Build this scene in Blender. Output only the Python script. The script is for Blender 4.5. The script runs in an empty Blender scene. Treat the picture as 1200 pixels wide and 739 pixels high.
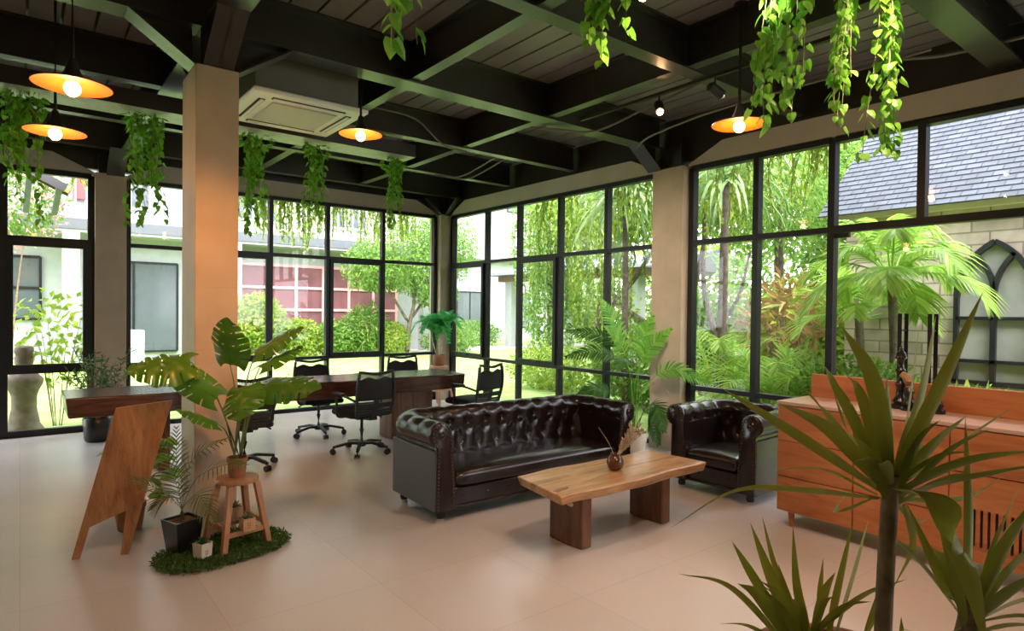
import bpy, bmesh, math, random
from mathutils import Vector, Matrix, Quaternion
from math import sin, cos, pi, radians, sqrt
SC = bpy.context.scene
COL = SC.collection
V = Vector
RND = random.Random(7)

# ------------------------------------------------------------------ materials
def newmat(name):
    m = bpy.data.materials.new(name); m.use_nodes = True
    nt = m.node_tree
    return m, nt, nt.nodes['Principled BSDF'], nt.nodes['Material Output']

def N(nt, t, **kw):
    n = nt.nodes.new(t)
    for k, v in kw.items():
        if k in n.inputs: n.inputs[k].default_value = v
        else: setattr(n, k, v)
    return n

def coords(nt, scale=(1, 1, 1), kind='Object', rot=(0, 0, 0)):
    tc = N(nt, 'ShaderNodeTexCoord'); mp = N(nt, 'ShaderNodeMapping')
    mp.inputs['Scale'].default_value = scale; mp.inputs['Rotation'].default_value = rot
    nt.links.new(tc.outputs[kind], mp.inputs['Vector'])
    return mp.outputs['Vector']

def ramp(nt, fac, stops):
    r = N(nt, 'ShaderNodeValToRGB'); e = r.color_ramp.elements
    while len(e) < len(stops): e.new(0.5)
    for i, (p, c) in enumerate(stops):
        e[i].position = p; e[i].color = (c[0], c[1], c[2], 1)
    nt.links.new(fac, r.inputs['Fac'])
    return r.outputs['Color']

def bump(nt, h, bsdf, strength=0.2, dist=0.01):
    b = N(nt, 'ShaderNodeBump'); b.inputs['Strength'].default_value = strength; b.inputs['Distance'].default_value = dist
    nt.links.new(h, b.inputs['Height']); nt.links.new(b.outputs['Normal'], bsdf.inputs['Normal'])

def plain(name, c, rough=0.5, metal=0.0, spec=0.5, var=0.06, scale=6.0, bmp=0.0, coat=0.0, c2=None):
    m, nt, b, o = newmat(name)
    v = coords(nt)
    n = N(nt, 'ShaderNodeTexNoise'); n.inputs['Scale'].default_value = scale; n.inputs['Detail'].default_value = 5
    nt.links.new(v, n.inputs['Vector'])
    lo = [x * (1 - var) for x in c]; hi = [min(1, x * (1 + var)) for x in (c2 or c)]
    nt.links.new(ramp(nt, n.outputs['Fac'], [(0.3, lo), (0.7, hi)]), b.inputs['Base Color'])
    b.inputs['Roughness'].default_value = rough; b.inputs['Metallic'].default_value = metal
    b.inputs['Specular IOR Level'].default_value = spec; b.inputs['Coat Weight'].default_value = coat
    b.inputs['Coat Roughness'].default_value = 0.15
    if bmp: bump(nt, n.outputs['Fac'], b, bmp, 0.01)
    return m

def wood(name, c1, c2, c3, stretch=(1, 9, 9), scale=1.6, rough=0.4, bands=0.5, coat=0.0, dark=0.0):
    m, nt, b, o = newmat(name)
    v = coords(nt, stretch)
    n = N(nt, 'ShaderNodeTexNoise'); n.inputs['Scale'].default_value = scale; n.inputs['Detail'].default_value = 8
    n.inputs['Distortion'].default_value = 1.2; n.inputs['Roughness'].default_value = 0.6
    nt.links.new(v, n.inputs['Vector'])
    n2 = N(nt, 'ShaderNodeTexNoise'); n2.inputs['Scale'].default_value = scale * 9; n2.inputs['Detail'].default_value = 3
    nt.links.new(v, n2.inputs['Vector'])
    mx = N(nt, 'ShaderNodeMath', operation='MULTIPLY_ADD'); mx.inputs[1].default_value = 0.25
    nt.links.new(n2.outputs['Fac'], mx.inputs[0]); nt.links.new(n.outputs['Fac'], mx.inputs[2])
    nt.links.new(ramp(nt, mx.outputs[0], [(0.42, c1), (0.6, c2), (0.8, c3)]), b.inputs['Base Color'])
    b.inputs['Roughness'].default_value = rough; b.inputs['Coat Weight'].default_value = coat
    b.inputs['Coat Roughness'].default_value = 0.2
    bump(nt, mx.outputs[0], b, 0.12, 0.004)
    return m

def leafmat(name, c1, c2, trans=0.35, rough=0.4, spec=0.4):
    m, nt, b, o = newmat(name)
    g = N(nt, 'ShaderNodeNewGeometry')
    n = N(nt, 'ShaderNodeTexNoise'); n.inputs['Scale'].default_value = 2.2
    nt.links.new(coords(nt), n.inputs['Vector'])
    ad = N(nt, 'ShaderNodeMath', operation='MULTIPLY_ADD'); ad.inputs[1].default_value = 0.6; ad.inputs[2].default_value = 0.0
    nt.links.new(g.outputs['Random Per Island'], ad.inputs[0])
    ad2 = N(nt, 'ShaderNodeMath', operation='MULTIPLY_ADD'); ad2.inputs[1].default_value = 0.4
    nt.links.new(n.outputs['Fac'], ad2.inputs[0]); nt.links.new(ad.outputs[0], ad2.inputs[2])
    colr = ramp(nt, ad2.outputs[0], [(0.15, c1), (0.8, c2)])
    nt.links.new(colr, b.inputs['Base Color'])
    b.inputs['Roughness'].default_value = rough; b.inputs['Specular IOR Level'].default_value = spec
    t = N(nt, 'ShaderNodeBsdfTranslucent'); nt.links.new(colr, t.inputs['Color'])
    mx = N(nt, 'ShaderNodeMixShader'); mx.inputs['Fac'].default_value = trans
    nt.links.new(b.outputs[0], mx.inputs[1]); nt.links.new(t.outputs[0], mx.inputs[2])
    nt.links.new(mx.outputs[0], o.inputs['Surface'])
    return m

def emit(name, c, s):
    m, nt, b, o = newmat(name)
    b.inputs['Base Color'].default_value = (*c, 1); b.inputs['Emission Color'].default_value = (*c, 1)
    b.inputs['Emission Strength'].default_value = s
    return m

M = {}
M['house_white'] = plain('house_white_paint', (0.40, 0.43, 0.425), 0.85)
M['white_paint'] = plain('white_paint', (0.74, 0.77, 0.76), 0.8)
M['grey_paint'] = plain('grey_paint', (0.13, 0.14, 0.16), 0.8)
M['white_plastic'] = plain('white_plastic', (0.90, 0.88, 0.84), 0.45, var=0.02)
M['band'] = plain('beige_plaster', (0.46, 0.40, 0.35), 0.8, scale=3, bmp=0.03)
M['steel'] = plain('dark_steel_paint', (0.022, 0.020, 0.019), 0.30, spec=0.75, var=0.15)
M['frame'] = plain('black_aluminium', (0.012, 0.013, 0.015), 0.4, spec=0.35, var=0.1)
M['duct'] = plain('grey_duct_metal', (0.16, 0.15, 0.13), 0.45, metal=0.3)
M['black_plastic'] = plain('black_plastic', (0.012, 0.012, 0.014), 0.45)
M['black_mesh'] = plain('black_mesh', (0.018, 0.018, 0.02), 0.8, scale=200, var=0.4)
M['black_pot'] = plain('black_glazed_pot', (0.012, 0.012, 0.013), 0.3)
M['chrome'] = plain('chrome', (0.75, 0.74, 0.7), 0.2, metal=1.0, var=0.02)
M['brass'] = plain('dark_brass', (0.14, 0.10, 0.07), 0.3, metal=1.0)
M['terracotta'] = plain('terracotta', (0.36, 0.15, 0.075), 0.75, var=0.15, scale=12, bmp=0.05)
M['soil'] = plain('soil', (0.16, 0.085, 0.05), 0.95, var=0.5, scale=60, bmp=0.5)
M['stone'] = plain('weathered_stone', (0.20, 0.165, 0.125), 0.9, var=0.35, scale=9, bmp=0.4)
M['lawn'] = plain('lawn_grass', (0.24, 0.40, 0.09), 0.95, var=0.22, scale=4, bmp=0.2, c2=(0.34, 0.48, 0.14))
M['paving'] = plain('path_paving', (0.5, 0.46, 0.42), 0.9, var=0.1)
M['stem'] = plain('green_stem', (0.13, 0.17, 0.05), 0.6, var=0.3)
M['stem_brown'] = plain('brown_stem', (0.26, 0.17, 0.11), 0.8, var=0.4, scale=30, bmp=0.4)
M['bark'] = plain('bark', (0.13, 0.10, 0.075), 0.9, var=0.45, scale=14, bmp=0.6)
M['window_dark'] = plain('far_window_glass', (0.10, 0.12, 0.13), 0.12)
M['window_pink'] = plain('rose_shutter', (0.20, 0.075, 0.085), 0.6, var=0.3, scale=1.5)
M['pink_frame'] = plain('pink_frame', (0.72, 0.42, 0.42), 0.7)
M['red_paint'] = plain('red_paint', (0.65, 0.08, 0.08), 0.6)
M['ochre'] = plain('ochre_timber', (0.55, 0.36, 0.10), 0.7)
M['dried'] = plain('dried_grass', (0.62, 0.52, 0.38), 0.9, var=0.2)
M['cream'] = plain('cream_ceramic', (0.75, 0.68, 0.55), 0.5, var=0.05)
M['ebony'] = plain('ebony_wood', (0.010, 0.009, 0.009), 0.25)
M['lamp_black'] = plain('lamp_black', (0.018, 0.014, 0.012), 0.5)
M['lamp_copper'] = plain('lamp_copper', (0.80, 0.17, 0.012), 0.5, metal=0.0)
M['ceiling_panel'] = plain('charcoal_ceiling_panel', (0.25, 0.24, 0.225), 0.45, var=0.1, scale=3)
M['bulb'] = emit('warm_bulb', (1.0, 0.60, 0.25), 12)
M['spot_bulb'] = emit('spot_bulb', (1.0, 0.55, 0.25), 60)
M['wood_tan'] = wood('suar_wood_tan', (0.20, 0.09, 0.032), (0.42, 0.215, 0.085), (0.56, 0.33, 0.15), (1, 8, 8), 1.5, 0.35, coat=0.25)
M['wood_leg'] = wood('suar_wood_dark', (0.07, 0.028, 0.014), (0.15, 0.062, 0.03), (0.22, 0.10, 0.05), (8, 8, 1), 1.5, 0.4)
M['wood_slab'] = wood('dark_slab_wood', (0.035, 0.014, 0.010), (0.075, 0.030, 0.02), (0.12, 0.05, 0.035), (1, 8, 8), 1.6, 0.22, coat=0.5)
M['wood_board'] = wood('board_wood', (0.24, 0.10, 0.035), (0.40, 0.18, 0.07), (0.50, 0.25, 0.11), (9, 9, 1), 1.3, 0.5)
M['wood_stool'] = wood('stool_wood', (0.28, 0.12, 0.05), (0.40, 0.19, 0.085), (0.48, 0.25, 0.12), (7, 7, 1.2), 2, 0.5)
M['wood_cab'] = wood('teak_cabinet', (0.33, 0.105, 0.028), (0.45, 0.155, 0.045), (0.52, 0.20, 0.065), (9, 1, 9), 1.0, 0.4, coat=0.15)
M['wood_box'] = wood('planter_wood', (0.40, 0.22, 0.09), (0.52, 0.30, 0.14), (0.6, 0.38, 0.2), (1, 6, 6), 4, 0.6)
M['leaf_monstera'] = leafmat('monstera_leaf', (0.02, 0.10, 0.010), (0.10, 0.26, 0.02), 0.3, 0.3, 0.5)
M['leaf_dracaena'] = leafmat('dracaena_leaf', (0.06, 0.27, 0.03), (0.52, 0.40, 0.06), 0.38, 0.36, 0.5)
M['leaf_areca'] = leafmat('areca_leaf', (0.08, 0.12, 0.03), (0.18, 0.22, 0.07), 0.35)
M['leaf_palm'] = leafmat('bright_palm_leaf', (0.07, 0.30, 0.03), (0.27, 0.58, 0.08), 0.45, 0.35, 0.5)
M['leaf_vine'] = leafmat('vine_leaf', (0.07, 0.28, 0.02), (0.24, 0.52, 0.06), 0.45)
M['leaf_fake'] = leafmat('emerald_leaf', (0.05, 0.38, 0.09), (0.16, 0.62, 0.20), 0.45)
M['leaf_mat'] = leafmat('matting_leaf', (0.035, 0.085, 0.012), (0.11, 0.20, 0.035), 0.2, 0.7)
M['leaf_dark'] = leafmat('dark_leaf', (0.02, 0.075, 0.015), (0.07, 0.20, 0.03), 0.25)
M['leaf_sage'] = leafmat('sage_leaf', (0.10, 0.16, 0.09), (0.22, 0.30, 0.16), 0.3)
M['leaf_lime'] = leafmat('lime_leaf', (0.14, 0.27, 0.025), (0.44, 0.56, 0.08), 0.45)
M['leaf_mid'] = leafmat('garden_leaf', (0.08, 0.22, 0.03), (0.31, 0.48, 0.09), 0.45)
M['leaf_strap'] = leafmat('strap_leaf', (0.16, 0.28, 0.11), (0.42, 0.56, 0.26), 0.4)
M['leaf_garden_palm'] = leafmat('garden_palm_leaf', (0.17, 0.40, 0.05), (0.50, 0.66, 0.13), 0.45)
M['leaf_creeper'] = leafmat('creeper_leaf', (0.34, 0.52, 0.07), (0.64, 0.80, 0.18), 0.6)
M['leaf_croton'] = leafmat('croton_leaf', (0.42, 0.17, 0.09), (0.50, 0.44, 0.12), 0.4)
M['leaf_pink'] = leafmat('pink_flower', (0.75, 0.25, 0.28), (0.85, 0.5, 0.5), 0.4)

def leather():
    m, nt, b, o = newmat('dark_brown_leather')
    v = coords(nt)
    n = N(nt, 'ShaderNodeTexNoise'); n.inputs['Scale'].default_value = 5; n.inputs['Detail'].default_value = 4; nt.links.new(v, n.inputs['Vector'])
    nt.links.new(ramp(nt, n.outputs['Fac'], [(0.3, (0.010, 0.0062, 0.0058)), (0.75, (0.024, 0.0125, 0.011))]), b.inputs['Base Color'])
    vo = N(nt, 'ShaderNodeTexVoronoi'); vo.inputs['Scale'].default_value = 260; nt.links.new(v, vo.inputs['Vector'])
    b.inputs['Roughness'].default_value = 0.23; b.inputs['Specular IOR Level'].default_value = 0.65
    bump(nt, vo.outputs['Distance'], b, 0.06, 0.002)
    return m
M['leather'] = leather()
M['leather_flat'] = plain('flat_leatherette', (0.042, 0.032, 0.029), 0.42, spec=0.6, var=0.1, scale=40)

def glass():
    m, nt, b, o = newmat('window_glass')
    nt.nodes.remove(b)
    t = N(nt, 'ShaderNodeBsdfTransparent'); t.inputs['Color'].default_value = (0.975, 0.975, 0.975, 1)
    g = N(nt, 'ShaderNodeBsdfGlossy'); g.inputs['Roughness'].default_value = 0.02
    f = N(nt, 'ShaderNodeLayerWeight'); f.inputs['Blend'].default_value = 0.5
    pw = N(nt, 'ShaderNodeMath', operation='POWER'); pw.inputs[1].default_value = 5; nt.links.new(f.outputs['Facing'], pw.inputs[0])
    ma = N(nt, 'ShaderNodeMath', operation='MULTIPLY_ADD'); ma.inputs[1].default_value = 0.35; ma.inputs[2].default_value = 0.02; nt.links.new(pw.outputs[0], ma.inputs[0])
    mx = N(nt, 'ShaderNodeMixShader')
    nt.links.new(ma.outputs[0], mx.inputs['Fac']); nt.links.new(t.outputs[0], mx.inputs[1]); nt.links.new(g.outputs[0], mx.inputs[2])
    nt.links.new(mx.outputs[0], o.inputs['Surface'])
    return m
M['glass'] = glass()

def floor_mat():
    m, nt, b, o = newmat('cream_floor_tile')
    v = coords(nt)
    br = N(nt, 'ShaderNodeTexBrick'); br.offset = 0.0
    br.inputs['Scale'].default_value = 1.0; br.inputs['Mortar Size'].default_value = 0.0025; br.inputs['Mortar Smooth'].default_value = 0.3
    br.inputs['Brick Width'].default_value = 0.8; br.inputs['Row Height'].default_value = 0.8; br.inputs['Bias'].default_value = 0.0
    br.inputs['Color1'].default_value = (0.60, 0.56, 0.53, 1); br.inputs['Color2'].default_value = (0.565, 0.525, 0.495, 1)
    br.inputs['Mortar'].default_value = (0.50, 0.455, 0.42, 1)
    nt.links.new(v, br.inputs['Vector'])
    n = N(nt, 'ShaderNodeTexNoise'); n.inputs['Scale'].default_value = 1.8; n.inputs['Detail'].default_value = 6; nt.links.new(v, n.inputs['Vector'])
    mx = N(nt, 'ShaderNodeMixRGB', blend_type='MULTIPLY'); mx.inputs['Fac'].default_value = 0.8
    nt.links.new(br.outputs['Color'], mx.inputs['Color1'])
    nt.links.new(ramp(nt, n.outputs['Fac'], [(0.25, (0.93, 0.92, 0.91)), (0.75, (1, 1, 1))]), mx.inputs['Color2'])
    nt.links.new(mx.outputs['Color'], b.inputs['Base Color'])
    b.inputs['Roughness'].default_value = 0.27
    b.inputs['Specular IOR Level'].default_value = 0.5
    return m
M['floor'] = floor_mat()

def column_mat():
    m, nt, b, o = newmat('travertine_block')
    v = coords(nt)
    sx = N(nt, 'ShaderNodeSeparateXYZ'); nt.links.new(v, sx.inputs[0])
    w = N(nt, 'ShaderNodeMath', operation='WRAP'); w.inputs[1].default_value = 0; w.inputs[2].default_value = 0.42
    nt.links.new(sx.outputs['Z'], w.inputs[0])
    lt = N(nt, 'ShaderNodeMath', operation='LESS_THAN'); lt.inputs[1].default_value = 0.006; nt.links.new(w.outputs[0], lt.inputs[0])
    n = N(nt, 'ShaderNodeTexNoise'); n.inputs['Scale'].default_value = 3; n.inputs['Detail'].default_value = 7; nt.links.new(v, n.inputs['Vector'])
    c = ramp(nt, n.outputs['Fac'], [(0.3, (0.41, 0.325, 0.235)), (0.7, (0.50, 0.41, 0.31))])
    mx = N(nt, 'ShaderNodeMixRGB'); mx.inputs['Color2'].default_value = (0.42, 0.35, 0.27, 1)
    ml = N(nt, 'ShaderNodeMath', operation='MULTIPLY'); ml.inputs[1].default_value = 0.7; nt.links.new(lt.outputs[0], ml.inputs[0])
    nt.links.new(ml.outputs[0], mx.inputs['Fac']); nt.links.new(c, mx.inputs['Color1'])
    nt.links.new(mx.outputs['Color'], b.inputs['Base Color']); b.inputs['Roughness'].default_value = 0.55
    return m
M['column'] = column_mat()

def brickmat(name, c1, c2, mort, w, h, ms, axis, rough=0.85, off=0.5, bmp=0.6):
    m, nt, b, o = newmat(name)
    rot = {'x': (pi / 2, 0, 0), 'y': (pi / 2, 0, pi / 2)}[axis]
    tc = N(nt, 'ShaderNodeTexCoord'); sp = N(nt, 'ShaderNodeSeparateXYZ'); cb = N(nt, 'ShaderNodeCombineXYZ')
    nt.links.new(tc.outputs['Object'], sp.inputs[0])
    nt.links.new(sp.outputs['X' if axis == 'x' else 'Y'], cb.inputs[0]); nt.links.new(sp.outputs['Z'], cb.inputs[1])
    br = N(nt, 'ShaderNodeTexBrick'); br.offset = off
    br.inputs['Scale'].default_value = 1; br.inputs['Mortar Size'].default_value = ms
    br.inputs['Brick Width'].default_value = w; br.inputs['Row Height'].default_value = h
    br.inputs['Color1'].default_value = (*c1, 1); br.inputs['Color2'].default_value = (*c2, 1); br.inputs['Mortar'].default_value = (*mort, 1)
    nt.links.new(cb.outputs[0], br.inputs['Vector'])
    n = N(nt, 'ShaderNodeTexNoise'); n.inputs['Scale'].default_value = 5; n.inputs['Detail'].default_value = 6; nt.links.new(tc.outputs['Object'], n.inputs['Vector'])
    mx = N(nt, 'ShaderNodeMixRGB', blend_type='MULTIPLY'); mx.inputs['Fac'].default_value = 0.8
    nt.links.new(br.outputs['Color'], mx.inputs['Color1'])
    nt.links.new(ramp(nt, n.outputs['Fac'], [(0.3, (0.65, 0.63, 0.6)), (0.7, (1, 1, 1))]), mx.inputs['Color2'])
    nt.links.new(mx.outputs['Color'], b.inputs['Base Color']); b.inputs['Roughness'].default_value = rough
    bump(nt, br.outputs['Fac'], b, -bmp, 0.02)
    return m
M['stone_wall'] = brickmat('ledge_stone', (0.60, 0.52, 0.41), (0.42, 0.36, 0.28), (0.25, 0.21, 0.16), 0.50, 0.15, 0.010, 'y', off=0.37)
M['shingle'] = brickmat('slate_shingle', (0.058, 0.070, 0.088), (0.080, 0.094, 0.115), (0.028, 0.034, 0.043), 0.16, 0.08, 0.008, 'y', bmp=0.3)

# ------------------------------------------------------------------ mesh builder
def frame_of(d, hint=V((0, 0, 1))):
    d = d.normalized()
    s = d.cross(hint)
    if s.length < 1e-4: s = d.cross(V((1, 0, 0)))
    s.normalize()
    return d, s, s.cross(d).normalized()

class MB:
    def __init__(s): s.v = []; s.f = []
    def add(s, vs, fs):
        n = len(s.v); s.v.extend([tuple(q) for q in vs]); s.f.extend([tuple(i + n for i in f) for f in fs])
    def box(s, x0, x1, y0, y1, z0, z1, mat=None):
        vs = [V((x, y, z)) for z in (z0, z1) for y in (y0, y1) for x in (x0, x1)]
        if mat is not None: vs = [mat @ q for q in vs]
        s.add(vs, [(0, 2, 3, 1), (4, 5, 7, 6), (0, 1, 5, 4), (2, 6, 7, 3), (0, 4, 6, 2), (1, 3, 7, 5)])
        return s
    def bar(s, a, b, w, h, hint=V((0, 0, 1))):
        a = V(a); b = V(b); d, t, n = frame_of(b - a, hint)
        vs = []
        for p in (a, b):
            for i, j in ((-1, -1), (1, -1), (1, 1), (-1, 1)): vs.append(p + t * (i * w / 2) + n * (j * h / 2))
        s.add(vs, [(3, 2, 1, 0), (4, 5, 6, 7), (0, 1, 5, 4), (1, 2, 6, 5), (2, 3, 7, 6), (3, 0, 4, 7)])
        return s
    def hexa(s, b4, t4):
        s.add(list(b4) + list(t4), [(3, 2, 1, 0), (4, 5, 6, 7), (0, 1, 5, 4), (1, 2, 6, 5), (2, 3, 7, 6), (3, 0, 4, 7)])
        return s
    def tube(s, pts, r, n=8, cap=True):
        pts = [V(q) for q in pts]; k = len(pts)
        rs = r if isinstance(r, (list, tuple)) else [r] * k
        base = len(s.v); prev = None; hint = V((0, 0, 1))
        for i, q in enumerate(pts):
            d = (pts[min(i + 1, k - 1)] - pts[max(i - 1, 0)])
            if d.length < 1e-7: d = V((0, 0, 1))
            d.normalize()
            if prev is None:
                _, t, b = frame_of(d, V((0.13, 0.2, 1)) if abs(d.z) < 0.9 else V((1, 0, 0)))
            else:
                t = (prev - d * prev.dot(d)); t.normalize(); b = d.cross(t)
            prev = t
            for j in range(n):
                a = 2 * pi * j / n; s.v.append(tuple(q + t * (cos(a) * rs[i]) + b * (sin(a) * rs[i])))
        for i in range(k - 1):
            for j in range(n):
                a = base + i * n + j; b2 = base + i * n + (j + 1) % n
                s.f.append((a, b2, b2 + n, a + n))
        if cap:
            s.f.append(tuple(base + j for j in range(n))[::-1]); s.f.append(tuple(base + (k - 1) * n + j for j in range(n)))
        return s
    def lathe(s, prof, c=(0, 0, 0), n=24, mat=None, cap=True):
        base = len(s.v); k = len(prof)
        for r, z in prof:
            for j in range(n):
                a = 2 * pi * j / n; q = V((c[0] + r * cos(a), c[1] + r * sin(a), c[2] + z))
                s.v.append(tuple(mat @ q if mat is not None else q))
        for i in range(k - 1):
            for j in range(n):
                a = base + i * n + j; b = base + i * n + (j + 1) % n
                s.f.append((a, b, b + n, a + n))
        if cap and prof[0][0] > 1e-5: s.f.append(tuple(base + j for j in range(n))[::-1])
        if cap and prof[-1][0] > 1e-5: s.f.append(tuple(base + (k - 1) * n + j for j in range(n)))
        return s
    def prism(s, outline, z0, z1, mat=None, scale0=1.0):
        n = len(outline)
        cx = sum(p[0] for p in outline) / n; cy = sum(p[1] for p in outline) / n
        vs = [V((cx + (x - cx) * scale0, cy + (y - cy) * scale0, z0)) for x, y in outline] + [V((x, y, z1)) for x, y in outline]
        if mat is not None: vs = [mat @ q for q in vs]
        s.add(vs, [tuple(range(n))[::-1], tuple(range(n, 2 * n))] + [(i, (i + 1) % n, n + (i + 1) % n, n + i) for i in range(n)])
        return s
    def grid(s, P, closed=False):
        base = len(s.v); a = len(P); b = len(P[0])
        for row in P:
            for q in row: s.v.append(tuple(q))
        for i in range(a - 1):
            for j in range(b - 1 if not closed else b):
                j2 = (j + 1) % b
                s.f.append((base + i * b + j, base + i * b + j2, base + (i + 1) * b + j2, base + (i + 1) * b + j))
        return s
    def ball(s, c, r, n=10, sc=(1, 1, 1)):
        c = V(c); k = max(4, n // 2)
        P = [[c + V((r * sc[0] * sin(pi * i / k) * cos(2 * pi * j / n), r * sc[1] * sin(pi * i / k) * sin(2 * pi * j / n), -r * sc[2] * cos(pi * i / k))) for j in range(n)] for i in range(k + 1)]
        return s.grid(P, True)
    def build(s, name, mat, parent=None, smooth=False, bevel=0, seg=2, loc=None):
        me = bpy.data.meshes.new(name); me.from_pydata(s.v, [], s.f); me.update()
        bm = bmesh.new(); bm.from_mesh(me); bmesh.ops.remove_doubles(bm, verts=bm.verts, dist=1e-6) if len(s.v) < 20000 and smooth else None
        if smooth or bevel: bmesh.ops.recalc_face_normals(bm, faces=bm.faces)
        bm.to_mesh(me); bm.free()
        o = bpy.data.objects.new(name, me); COL.objects.link(o)
        me.materials.append(mat if not isinstance(mat, str) else M[mat])
        if smooth:
            for p in me.polygons: p.use_smooth = True
        if bevel:
            md = o.modifiers.new('Bevel', 'BEVEL'); md.width = bevel; md.segments = seg; md.limit_method = 'ANGLE'; md.angle_limit = radians(40)
            for p in me.polygons: p.use_smooth = True
            try:
                me.set_sharp_from_angle(angle=radians(45))
            except Exception: pass
        elif smooth:
            try: me.set_sharp_from_angle(angle=radians(50))
            except Exception: pass
        if parent: o.parent = parent
        if loc: o.location = loc
        return o

def tag(o, label=None, cat=None, group=None, kind=None):
    if label: o['label'] = label
    if cat: o['category'] = cat
    if group: o['group'] = group
    if kind: o['kind'] = kind
    return o
def thing(name, label, cat, loc=(0, 0, 0), rz=0.0, group=None, kind=None):
    o = bpy.data.objects.new(name, None); COL.objects.link(o); o.location = loc; o.rotation_euler = (0, 0, rz); o.empty_display_size = 0.1
    return tag(o, label, cat, group, kind)
def struct(o, label=None, cat=None):
    o['kind'] = 'structure'
    return tag(o, label, cat)
def kids(o): return [c for c in bpy.data.objects if c.parent == o]
def copy_tree(o, parent=None):
    c = o.copy(); COL.objects.link(c)
    if parent: c.parent = parent
    for ch in list(o.children): copy_tree(ch, c)
    return c
def bez(pts, n=16):
    """smooth curve through control points (Catmull-Rom)"""
    P = [V(q) for q in pts]; P = [P[0] * 2 - P[1]] + P + [P[-1] * 2 - P[-2]]
    out = []; k = len(P) - 3
    for i in range(k):
        m = max(2, n // k)
        for j in range(m):
            t = j / m; a, b, c, d = P[i:i + 4]
            out.append(0.5 * ((2 * b) + (c - a) * t + (2 * a - 5 * b + 4 * c - d) * t * t + (3 * b - a - 3 * c + d) * t ** 3))
    out.append(P[-2]); return out

# ------------------------------------------------------------------ foliage makers
def strap_leaf(mb, pts, w, fold=0.25, n=14, shape=None, hint=V((0, 0, 1))):
    """long blade with a V fold; rows of 3 verts"""
    C = bez(pts, n); k = len(C); base = len(mb.v)
    for i, q in enumerate(C):
        t = i / (k - 1)
        ww = w * (shape(t) if shape else min(1, 0.35 + 3 * t) * (1 - t ** 2.6) ** 0.8 + 0.01) / 2
        d = C[min(i + 1, k - 1)] - C[max(i - 1, 0)]
        _, s, nn = frame_of(d, hint)
        mb.v += [tuple(q + s * ww + nn * ww * fold), tuple(q), tuple(q - s * ww + nn * ww * fold)]
    for i in range(k - 1):
        a = base + 3 * i
        mb.f += [(a, a + 1, a + 4, a + 3), (a + 1, a + 2, a + 5, a + 4)]

def frond(mb, pts, n=18, L=0.25, w=0.02, droop=0.35, ang=55, start=0.25, rach=0.004, up=V((0, 0, 1)), lift=0.2, taper=0.45, seg=3):
    """pinnate palm frond: rachis tube + paired leaflets"""
    C = bez(pts, 24); k = len(C)
    mb.tube(C, [rach * (1 - 0.8 * i / (k - 1)) for i in range(k)], 5, cap=False)
    for i in range(n):
        t = start + (1 - start) * (i + 0.5) / n
        x = t * (k - 1); a = int(min(x, k - 2)); q = C[a].lerp(C[a + 1], x - a)
        d, s, nn = frame_of(C[min(a + 2, k - 1)] - C[max(a - 1, 0)], up)
        u = (t - start) / (1 - start)
        ll = L * (0.45 + 0.55 * sin(pi * min(1, 0.12 + u * 0.95))) * (1 - taper * u * u)
        an = radians(ang * (1 - 0.45 * u))
        for sg in (-1, 1):
            dr = d * cos(an) + s * (sg * sin(an)) + nn * lift
            dr.normalize()
            p0 = q; row = []
            for j in range(seg + 1):
                v = j / seg
                c = p0 + dr * (ll * v) + V((0, 0, -1)) * (droop * ll * v * v)
                ww = w * (0.55 + 0.9 * v) * (1 - v ** 2.2) / 1.0 if j < seg else 0.0005
                wd = nn.cross(dr); wd.normalize()
                wd = d * 0.9 + wd * 0.1; wd = wd - dr * wd.dot(dr); wd.normalize()
                row.append((c + wd * ww / 2, c - wd * ww / 2))
            base = len(mb.v)
            for aa, bb in row: mb.v += [tuple(aa), tuple(bb)]
            for j in range(seg): mb.f.append((base + 2 * j, base + 2 * j + 1, base + 2 * j + 3, base + 2 * j + 2))

def heart_leaf(mb, p, d, nrm, L):
    d, s, n = frame_of(d, nrm)
    pts = [(0, 0, 0), (0.40, -0.06, -.05), (0.50, 0.22, -.08), (0.34, 0.62, -.06), (0, 1.05, -.12), (-0.34, 0.62, -.06), (-0.50, 0.22, -.08), (-0.40, -0.06, -.05), (0, 0.35, .03), (0, 0.7, 0)]
    base = len(mb.v)
    for x, y, z in pts: mb.v.append(tuple(p + s * (x * L * .85) + d * (y * L) + n * (z * L)))
    mb.f += [tuple(base + i for i in f) for f in ((0, 1, 2, 8), (2, 3, 9, 8), (3, 4, 9), (0, 8, 6, 7), (8, 9, 5, 6), (9, 4, 5))]

def small_leaf(mb, p, d, nrm, L, w):
    d, s, n = frame_of(d, nrm)
    base = len(mb.v)
    m = p + d * (L * .45)
    mb.v += [tuple(p), tuple(m + s * w / 2 + n * w * .18), tuple(p + d * L - n * L * .1), tuple(m - s * w / 2 + n * w * .18)]
    mb.f += [(base, base + 1, base + 2), (base, base + 2, base + 3)]

def rvec(r): 
    while True:
        q = V((r.uniform(-1, 1), r.uniform(-1, 1), r.uniform(-1, 1)))
        if 0.05 < q.length < 1: return q.normalized()

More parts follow.
